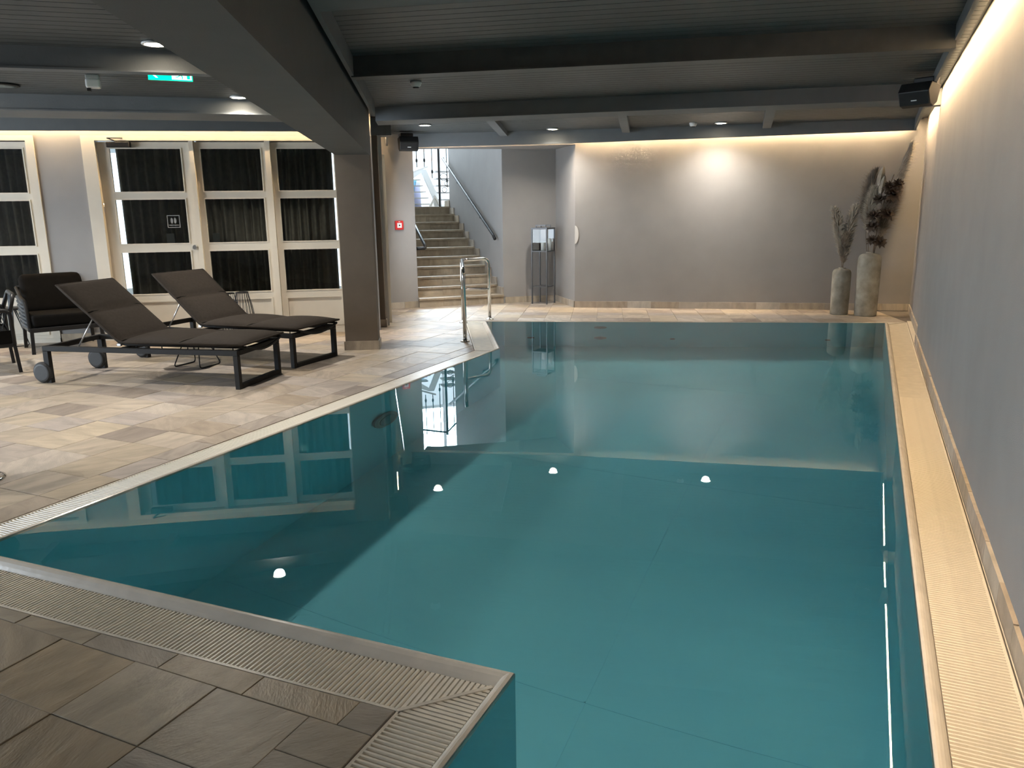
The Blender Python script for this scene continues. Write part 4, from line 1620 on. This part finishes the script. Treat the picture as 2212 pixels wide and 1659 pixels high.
def armchair(loc, rz, label):
    """Local: front +x, width along y; padded lounge chair with rope-wound sides."""
    root = empty('armchair', loc, rz)
    tag(root, label, 'armchair', 'armchairs by the windows')
    D, W = .60, .70
    for x, y, tx in ((D / 2, -W / 2, .30), (D / 2, W / 2, .30), (-D / 2, -W / 2, -.27), (-D / 2, W / 2, -.27)):
        bar('leg', (x, y, 0), (tx, y * .97, .25), .035, .035, 'black_metal', root)
    box('seat_frame', (-D / 2 - .02, -W / 2 - .01, .235), (D / 2 + .02, W / 2 + .01, .285), 'black_metal', root, .008)
    for y in (-W / 2, W / 2):
        arm = tube('arm_frame', fillet([(D / 2, y, .25), (D / 2 - .14, y, .56), (-.12, y, .585), (-.40, y, .68)], .05, 4), .02, 'anthracite_metal', root, 8)
        for k in range(7):
            z = .29 + k * .042
            x0 = D / 2 - .02 - (z - .25) * .45
            tube('rope_wrap', [(x0, y, z), (0, y * 1.03, z + .004), (-D / 2 - .05 - k * .012, y, z + .012 * k * .5)], .019, 'rope', arm, 6)
    back = tube('back_rail', fillet([(-.40, -W / 2, .68), (-.43, 0, .70), (-.40, W / 2, .68)], .1, 4), .022, 'anthracite_metal', root, 8)
    for k in range(7):
        z = .30 + k * .055
        tube('rope_wrap', [(-D / 2 - .02 - k * .013, -W / 2, z), (-D / 2 - .05 - k * .013, 0, z), (-D / 2 - .02 - k * .013, W / 2, z)], .024, 'rope', back, 6)
    soft_box('seat_cushion', (-.26, -W / 2 + .03, .285), (D / 2 + .01, W / 2 - .03, .42), 'dark_cushion', root, .035)
    bc = soft_box('back_cushion', (-.085, -W / 2 + .03, -.02), (.085, W / 2 - .03, .44), 'dark_cushion', root, .07)
    bc.location = (-.27, 0, .40)
    bc.rotation_euler = (0, R(-19), 0)
    return root


armchair((-8.30, 5.83, 0), R(-27), 'black armchair with padded back behind the nearer lounger')


def rope_chair(loc, rz, label):
    root = empty('armchair', loc, rz)
    tag(root, label, 'armchair', 'armchairs by the windows')
    D, W = .56, .60
    for x in (-D / 2, D / 2):
        for y in (-W / 2, W / 2):
            bar('leg', (x * 1.06, y * 1.06, 0), (x, y, .27), .03, .03, 'black_metal', root)
    box('seat_frame', (-D / 2, -W / 2, .25), (D / 2, W / 2, .29), 'black_metal', root, .008)
    soft_box('seat_cushion', (-D / 2 + .02, -W / 2 + .02, .29), (D / 2 + .03, W / 2 - .02, .40), 'dark_cushion', root, .035)
    for y in (-W / 2, W / 2):
        arm = tube('arm_frame', fillet([(D / 2, y, .27), (D / 2 - .02, y, .585), (-D / 2, y, .60), (-D / 2, y, .27)], .06, 4), .02, 'black_metal', root, 8)
        band = box('rope_band', (-D / 2 + .01, y - .012, .29), (D / 2 - .02, y + .012, .41), 'dark_cushion', arm)
        m_ = 9
        for k in range(m_):
            x0 = -D / 2 + .03 + (D - .07) * k / m_
            dx = (D - .07) / m_
            for s in (0, 1):
                tube('cord', [(x0 + dx * s, y - .006 + .012 * s, .41), (x0 + dx * (1 - s), y - .006 + .012 * s, .585)], .004, 'rope', band, 5)
    br = tube('back_rail', fillet([(-D / 2, -W / 2, .58), (-D / 2 - .05, -W / 2 + .05, .74), (-D / 2 - .05, W / 2 - .05, .74), (-D / 2, W / 2, .58)], .06, 4), .02, 'black_metal', root, 8)
    for k in range(10):
        y0 = -W / 2 + .08 + (W - .16) * k / 10
        for s in (0, 1):
            tube('cord', [(-D / 2 - .02, y0 + .044 * s, .40), (-D / 2 - .05, y0 + .044 * (1 - s), .73)], .004, 'rope', br, 5)
    return root


rope_chair((-7.78, 4.57, 0), R(-118), 'black corded armchair cut off by the left edge')

# chrome pedestal foot at the left edge
cf = lathe('pedestal_stool', [(.17, 0), (.17, .008), (.15, .016), (.06, .028), (.03, .04)], 'chrome', None, 36, (0, 0, 0))
cf.location = (-4.52, 2.50, 0)
lathe('stem', [(.026, .038), (.026, .44)], 'chrome', cf, 16)
soft = lathe('stool_seat', [(.10, .44), (.17, .45), (.18, .48), (.17, .51), (.05, .52)], 'dark_cushion', cf, 28)
tag(cf, 'round chrome stool foot just entering at the left edge', 'stool')

# ------------------------------------------------------------------ lanterns


def wire_lantern(loc, h, r, label, seed):
    root = empty('wire_lantern', loc, seed * .3)
    tag(root, label, 'lantern', 'bulbous wire lanterns on the floor')
    prof = [(.62, 0), (.86, .12), (1.0, .34), (.97, .52), (.80, .76), (.60, .93), (.55, 1.0)]
    lathe('base_plate', [(r * .62, 0), (r * .62, .012)], 'black_metal', root, 24)
    for i in range(18):
        a = 2 * math.pi * i / 18
        tube('wire_rib', [(r * p * math.cos(a), r * p * math.sin(a), .006 + z * (h - .006)) for p, z in prof], .0032, 'black_metal', root, 5)
    for p, z, t in ((.62, .006, .005), (.97, .42, .003), (.55, 1.0, .007)):
        tube('ring', [(r * p * math.cos(2 * math.pi * k / 24), r * p * math.sin(2 * math.pi * k / 24), z * h) for k in range(24)], t, 'black_metal', root, 6, closed=True)
    return root


def candle(loc, r, h, label):
    o = lathe('candle', [(r, 0), (r, h - .006), (r * .9, h), (r * .4, h - .004), (.001, h - .005)], 'candle_wax', None, 20, (0, 0, 0))
    o.location = loc
    tube('wick', [(0, 0, h - .006), (.001, 0, h + .012)], .0015, 'black_plastic', o, 5)
    tag(o, label, 'candle')
    return o


wl1 = (-6.72, 7.02, 0)
wl2 = (-7.03, 7.12, 0)
wire_lantern(wl1, .56, .125, 'bulbous black wire lantern in front of the middle window', 1)
wire_lantern(wl2, .53, .12, 'wire lantern mostly hidden behind the raised lounger back', 2)
candle((wl1[0], wl1[1], .012), .035, .12, 'white candle inside the bulbous wire lantern')

LC = Vector((-4.715, 11.56))
lrz = R(-6)
tl = empty('standing_lantern', (LC.x, LC.y, 0), lrz)
tag(tl, 'tall dark metal standing lantern with glass box and legs', 'lantern')
hw = .132
T = .018
for x in (-hw, hw):
    for y in (-hw, hw):
        box('leg', (x - T / 2, y - T / 2, 0), (x + T / 2, y + T / 2, 1.19), 'lantern_metal', tl)
for z in (.835, 1.185):
    for s in (-hw, hw):
        box('frame_bar', (-hw + T / 2, s - T / 2, z - T / 2), (hw - T / 2, s + T / 2, z + T / 2), 'lantern_metal', tl)
        box('frame_bar', (s - T / 2, -hw + T / 2, z - T / 2), (s + T / 2, hw - T / 2, z + T / 2), 'lantern_metal', tl)
box('floor_plate', (-hw + T / 2, -hw + T / 2, .829), (hw - T / 2, hw - T / 2, .839), 'lantern_metal', tl)
box('shelf', (-hw + T / 2, -hw + T / 2, .270), (hw - T / 2, hw - T / 2, .282), 'lantern_metal', tl)
for nm, (a, b) in (('glass_pane', ((-hw, -hw), (hw, -hw))), ('glass_pane', ((hw, -hw), (hw, hw))), ('glass_pane', ((hw, hw), (-hw, hw))), ('glass_pane', ((-hw, hw), (-hw, -hw)))):
    mesh(nm, [(*a, .845), (*b, .845), (*b, 1.175), (*a, 1.175)], [[0, 1, 2, 3]], 'lantern_glass', tl)
box('roof_plate', (-hw - .01, -hw - .01, 1.19), (hw + .01, hw + .01, 1.200), 'lantern_metal', tl)
hd = bar('handle', (-.09, -.08, 1.235), (.09, -.08, 1.235), .014, .014, 'lantern_metal', tl)
bar('handle', (-.09, .08, 1.235), (.09, .08, 1.235), .014, .014, 'lantern_metal', tl)
for x in (-.083, .083):
    bar('handle_strut', (x, -.08, 1.20), (x, -.08, 1.23), .014, .014, 'lantern_metal', tl)
    bar('handle_strut', (x, .08, 1.20), (x, .08, 1.23), .014, .014, 'lantern_metal', tl)
wall_disc('door_knob', (-hw - .009, -.09, 1.04), (-1, 0, 0), .012, .014, 'black_metal', tl, 12)


def inl(x, y, z):
    c, s = math.cos(lrz), math.sin(lrz)
    return (LC.x + c * x - s * y, LC.y + s * x + c * y, z)


candle(inl(.02, -.03, .8392), .038, .13, 'short white candle in the tall standing lantern')
candle(inl(.09, .05, .8392), .032, .19, 'taller white candle in the tall standing lantern')

# ------------------------------------------------------------------ vases and dried plants


def vase(loc, r, h, label):
    prof = [(r * .90, 0), (r * .96, .012), (r * .97, h * .25), (r, h * .6), (r, h * .86), (r * .975, h * .905), (r * .88, h * .945), (r * .68, h * .968), (r * .42, h * .975), (r * .36, h * .985), (r * .38, h), (r * .30, h), (r * .28, h * .95), (r * .28, h * .6)]
    o = lathe('vase', prof, 'vase_clay', None, 40, (0, 0, 0))
    o.location = loc
    tag(o, label, 'vase', 'clay floor vases by the back wall')
    return o


V1, V2 = Vector((-.305, 11.62, 0)), Vector((.03, 11.59, 0))
vase(V1, .122, .645, 'shorter grey clay floor vase with rounded shoulders')
vase(V2, .148, .862, 'taller grey clay floor vase by the right corner')


def curve3(p, q, c, n_=12):
    p, q, c = Vector(p), Vector(q), Vector(c)
    return [p * (1 - t) ** 2 + c * 2 * t * (1 - t) + q * t * t for t in [i / n_ for i in range(n_ + 1)]]


def plume(path, f0, width, m, label, seed, count=420, droop=.04, hair=.09, one_side=None):
    random.seed(seed)
    n_ = len(path)
    root = tube('dried_grass', path, [.0045 * (1 - .6 * i / n_) for i in range(n_)], 'dry_stem', None, 5)
    tag(root, label, 'dried grass', 'dried grasses in the clay vases')
    v, f = [], []
    for k in range(int(count * 4)):
        u_ = random.random()
        t = f0 + (1 - f0) * u_
        i = min(n_ - 2, int(t * (n_ - 1)))
        p = path[i].lerp(path[i + 1], t * (n_ - 1) - i)
        tg = (path[i + 1] - path[i]).normalized()
        env = min(1.0, .55 + u_ * 1.6) * (1.0 - .35 * max(0, u_ - .7) / .3)
        a = random.uniform(0, 2 * math.pi)
        out = Vector((math.cos(a), math.sin(a) * .7, 0))
        if one_side is not None:
            out = (Vector(one_side) * random.uniform(.5, 1.2) + out * .35)
        L = hair * random.uniform(.7, 1.5) * (.55 + .6 * env)
        d = (tg * random.uniform(.35, .9) + out * width * 10 * env * random.uniform(.4, 1.0)).normalized()
        w = random.uniform(.0014, .0036)
        sd_ = d.cross(Vector((random.random(), random.random(), random.random()))).normalized() * w
        m1 = p + d * L * .55
        e = p + d * L + Vector((0, 0, -droop * random.uniform(.3, 1)))
        b = len(v)
        v += [p - sd_, p + sd_, m1 + sd_, m1 - sd_, e]
        f += [[b, b + 1, b + 2, b + 3], [b + 3, b + 2, b + 4]]
    o = mesh('plume', v, f, m, root, fix=False)
    o['kind'] = 'stuff'
    return root


t1, t2 = V1 + Vector((0, 0, .55)), V2 + Vector((0, 0, .74))
plume(curve3(t1, V1 + Vector((-.15, -.02, 1.40)), V1 + Vector((-.04, 0, 1.05))), .22, .07, 'pampas', 'leftmost fluffy pampas plume in the shorter vase', 1, 900, .02, .085)
plume(curve3(t1, V1 + Vector((.10, .03, 1.42)), V1 + Vector((.0, 0, 1.0))), .20, .075, 'pampas', 'upright pampas plume leaning from the shorter vase towards the taller one', 2, 900, .02, .095)
plume(curve3(t1 + Vector((.01, -.02, 0)), V1 + Vector((.02, -.05, 1.08)), V1 + Vector((.0, -.02, .85))), .25, .08, 'pampas_dark', 'short dark plume at the mouth of the shorter vase', 3, 500, .02, .075)
plume(curve3(t2 + Vector((-.02, .02, 0)), V2 + Vector((-.02, .10, 1.83)), V2 + Vector((-.14, .08, 1.25))), .42, .10, 'pampas_dark', 'broad brown plume behind the flowers of the taller vase', 4, 1300, .05, .15, (-.35, 0, .1))
plume(curve3(t2, V2 + Vector((-.02, -.02, 1.66)), V2 + Vector((-.10, 0, 1.2))), .40, .075, 'pampas', 'pale plume left of the dark flower branch', 5, 900, .03, .10)
plume(curve3(t2 + Vector((.02, .02, 0)), V2 + Vector((.33, .06, 2.16)), V2 + Vector((.13, .05, 1.5))), .50, .05, 'pampas', 'tallest feather grass bending towards the right wall', 6, 500, .14, .16, (.55, 0, -.2))
plume(curve3(t2 + Vector((.02, .03, 0)), V2 + Vector((.24, .08, 1.62)), V2 + Vector((.12, .05, 1.2))), .30, .08, 'pampas_dark', 'loose dark grass behind the flower branch', 7, 700, .08, .14)


def petal_flower(c, axis, size, parent, seed):
    random.seed(seed)
    q = Vector(axis).to_track_quat('Z', 'Y').to_matrix()
    v, f = [], []
    for ring, (cnt, tilt, L) in enumerate(((7, .35, .85), (9, .85, 1.0), (8, 1.35, 1.05))):
        for k in range(cnt):
            a = 2 * math.pi * (k + ring * .4) / cnt + random.uniform(-.15, .15)
            t = tilt + random.uniform(-.15, .15)
            o_ = Vector((math.cos(a), math.sin(a), 0))
            s_ = Vector((-math.sin(a), math.cos(a), 0))
            l = size * L
            w = size * .26
            b = len(v)
            base = Vector((0, 0, 0))
            mid = o_ * math.sin(t) * l * .55 + Vector((0, 0, math.cos(t) * l * .55))
            tip = o_ * math.sin(t * 1.15) * l + Vector((0, 0, math.cos(t * 1.15) * l))
            th = (o_ * math.cos(t) - Vector((0, 0, math.sin(t)))) * size * .05
            for p in (base, mid + s_ * w, tip, mid - s_ * w, mid + th):
                v.append(Vector(c) + q @ p)
            f += [[b, b + 1, b + 4], [b + 1, b + 2, b + 4], [b + 2, b + 3, b + 4], [b + 3, b, b + 4], [b, b + 3, b + 2, b + 1]]
    return mesh('flower_head', v, f, 'dry_flower', parent, fix=False)


path = curve3(t2 + Vector((.03, -.03, 0)), V2 + Vector((.20, -.05, 1.86)), V2 + Vector((.03, -.06, 1.3)), 14)
fb = tube('flower_branch', path, [.009 * (1 - .5 * i / 14) for i in range(15)], 'dry_stem', None, 6)
tag(fb, 'dark dried flower branch rising from the taller vase', 'dried flowers')
for i, (fr, dx, dz, sz) in enumerate(((.28, .06, -.02, .10), (.36, -.05, .02, .10), (.50, .08, .02, .11), (.56, -.07, .0, .105), (.68, -.05, .05, .09), (.74, .08, .03, .12), (.82, .03, .04, .10), (.22, -.03, .0, .085), (.90, .10, .0, .085))):
    k = int(fr * 14)
    p = path[k]
    e = p + Vector((dx, -.05, dz + .03))
    tw = tube('twig', [p, e], .003, 'dry_stem', fb, 5)
    petal_flower(e, (dx * 5, -.6, .5), sz, tw, 30 + i)
# big pale seed leaves
for i, (dx, dz, lab) in enumerate(((.035, 1.72, 'a'), (.06, 1.60, 'b'))):
    v, f = [], []
    for k in range(7):
        t = k / 6
        w = .045 * math.sin(math.pi * min(.95, .12 + t * .8))
        v += [V2 + Vector((dx - w + .03 * t, -.06 - .02 * math.sin(t * 3), dz + .24 * t)), V2 + Vector((dx + w + .03 * t, -.05 + .02 * math.sin(t * 3), dz + .24 * t + .01)), V2 + Vector((dx + .03 * t, -.085, dz + .24 * t))]
    for k in range(6):
        a = 3 * k
        f += [[a, a + 2, a + 5, a + 3], [a + 2, a + 1, a + 4, a + 5], [a, a + 3, a + 4, a + 1]]
    mesh('pale_leaf', v, f, 'pampas', fb, fix=False)
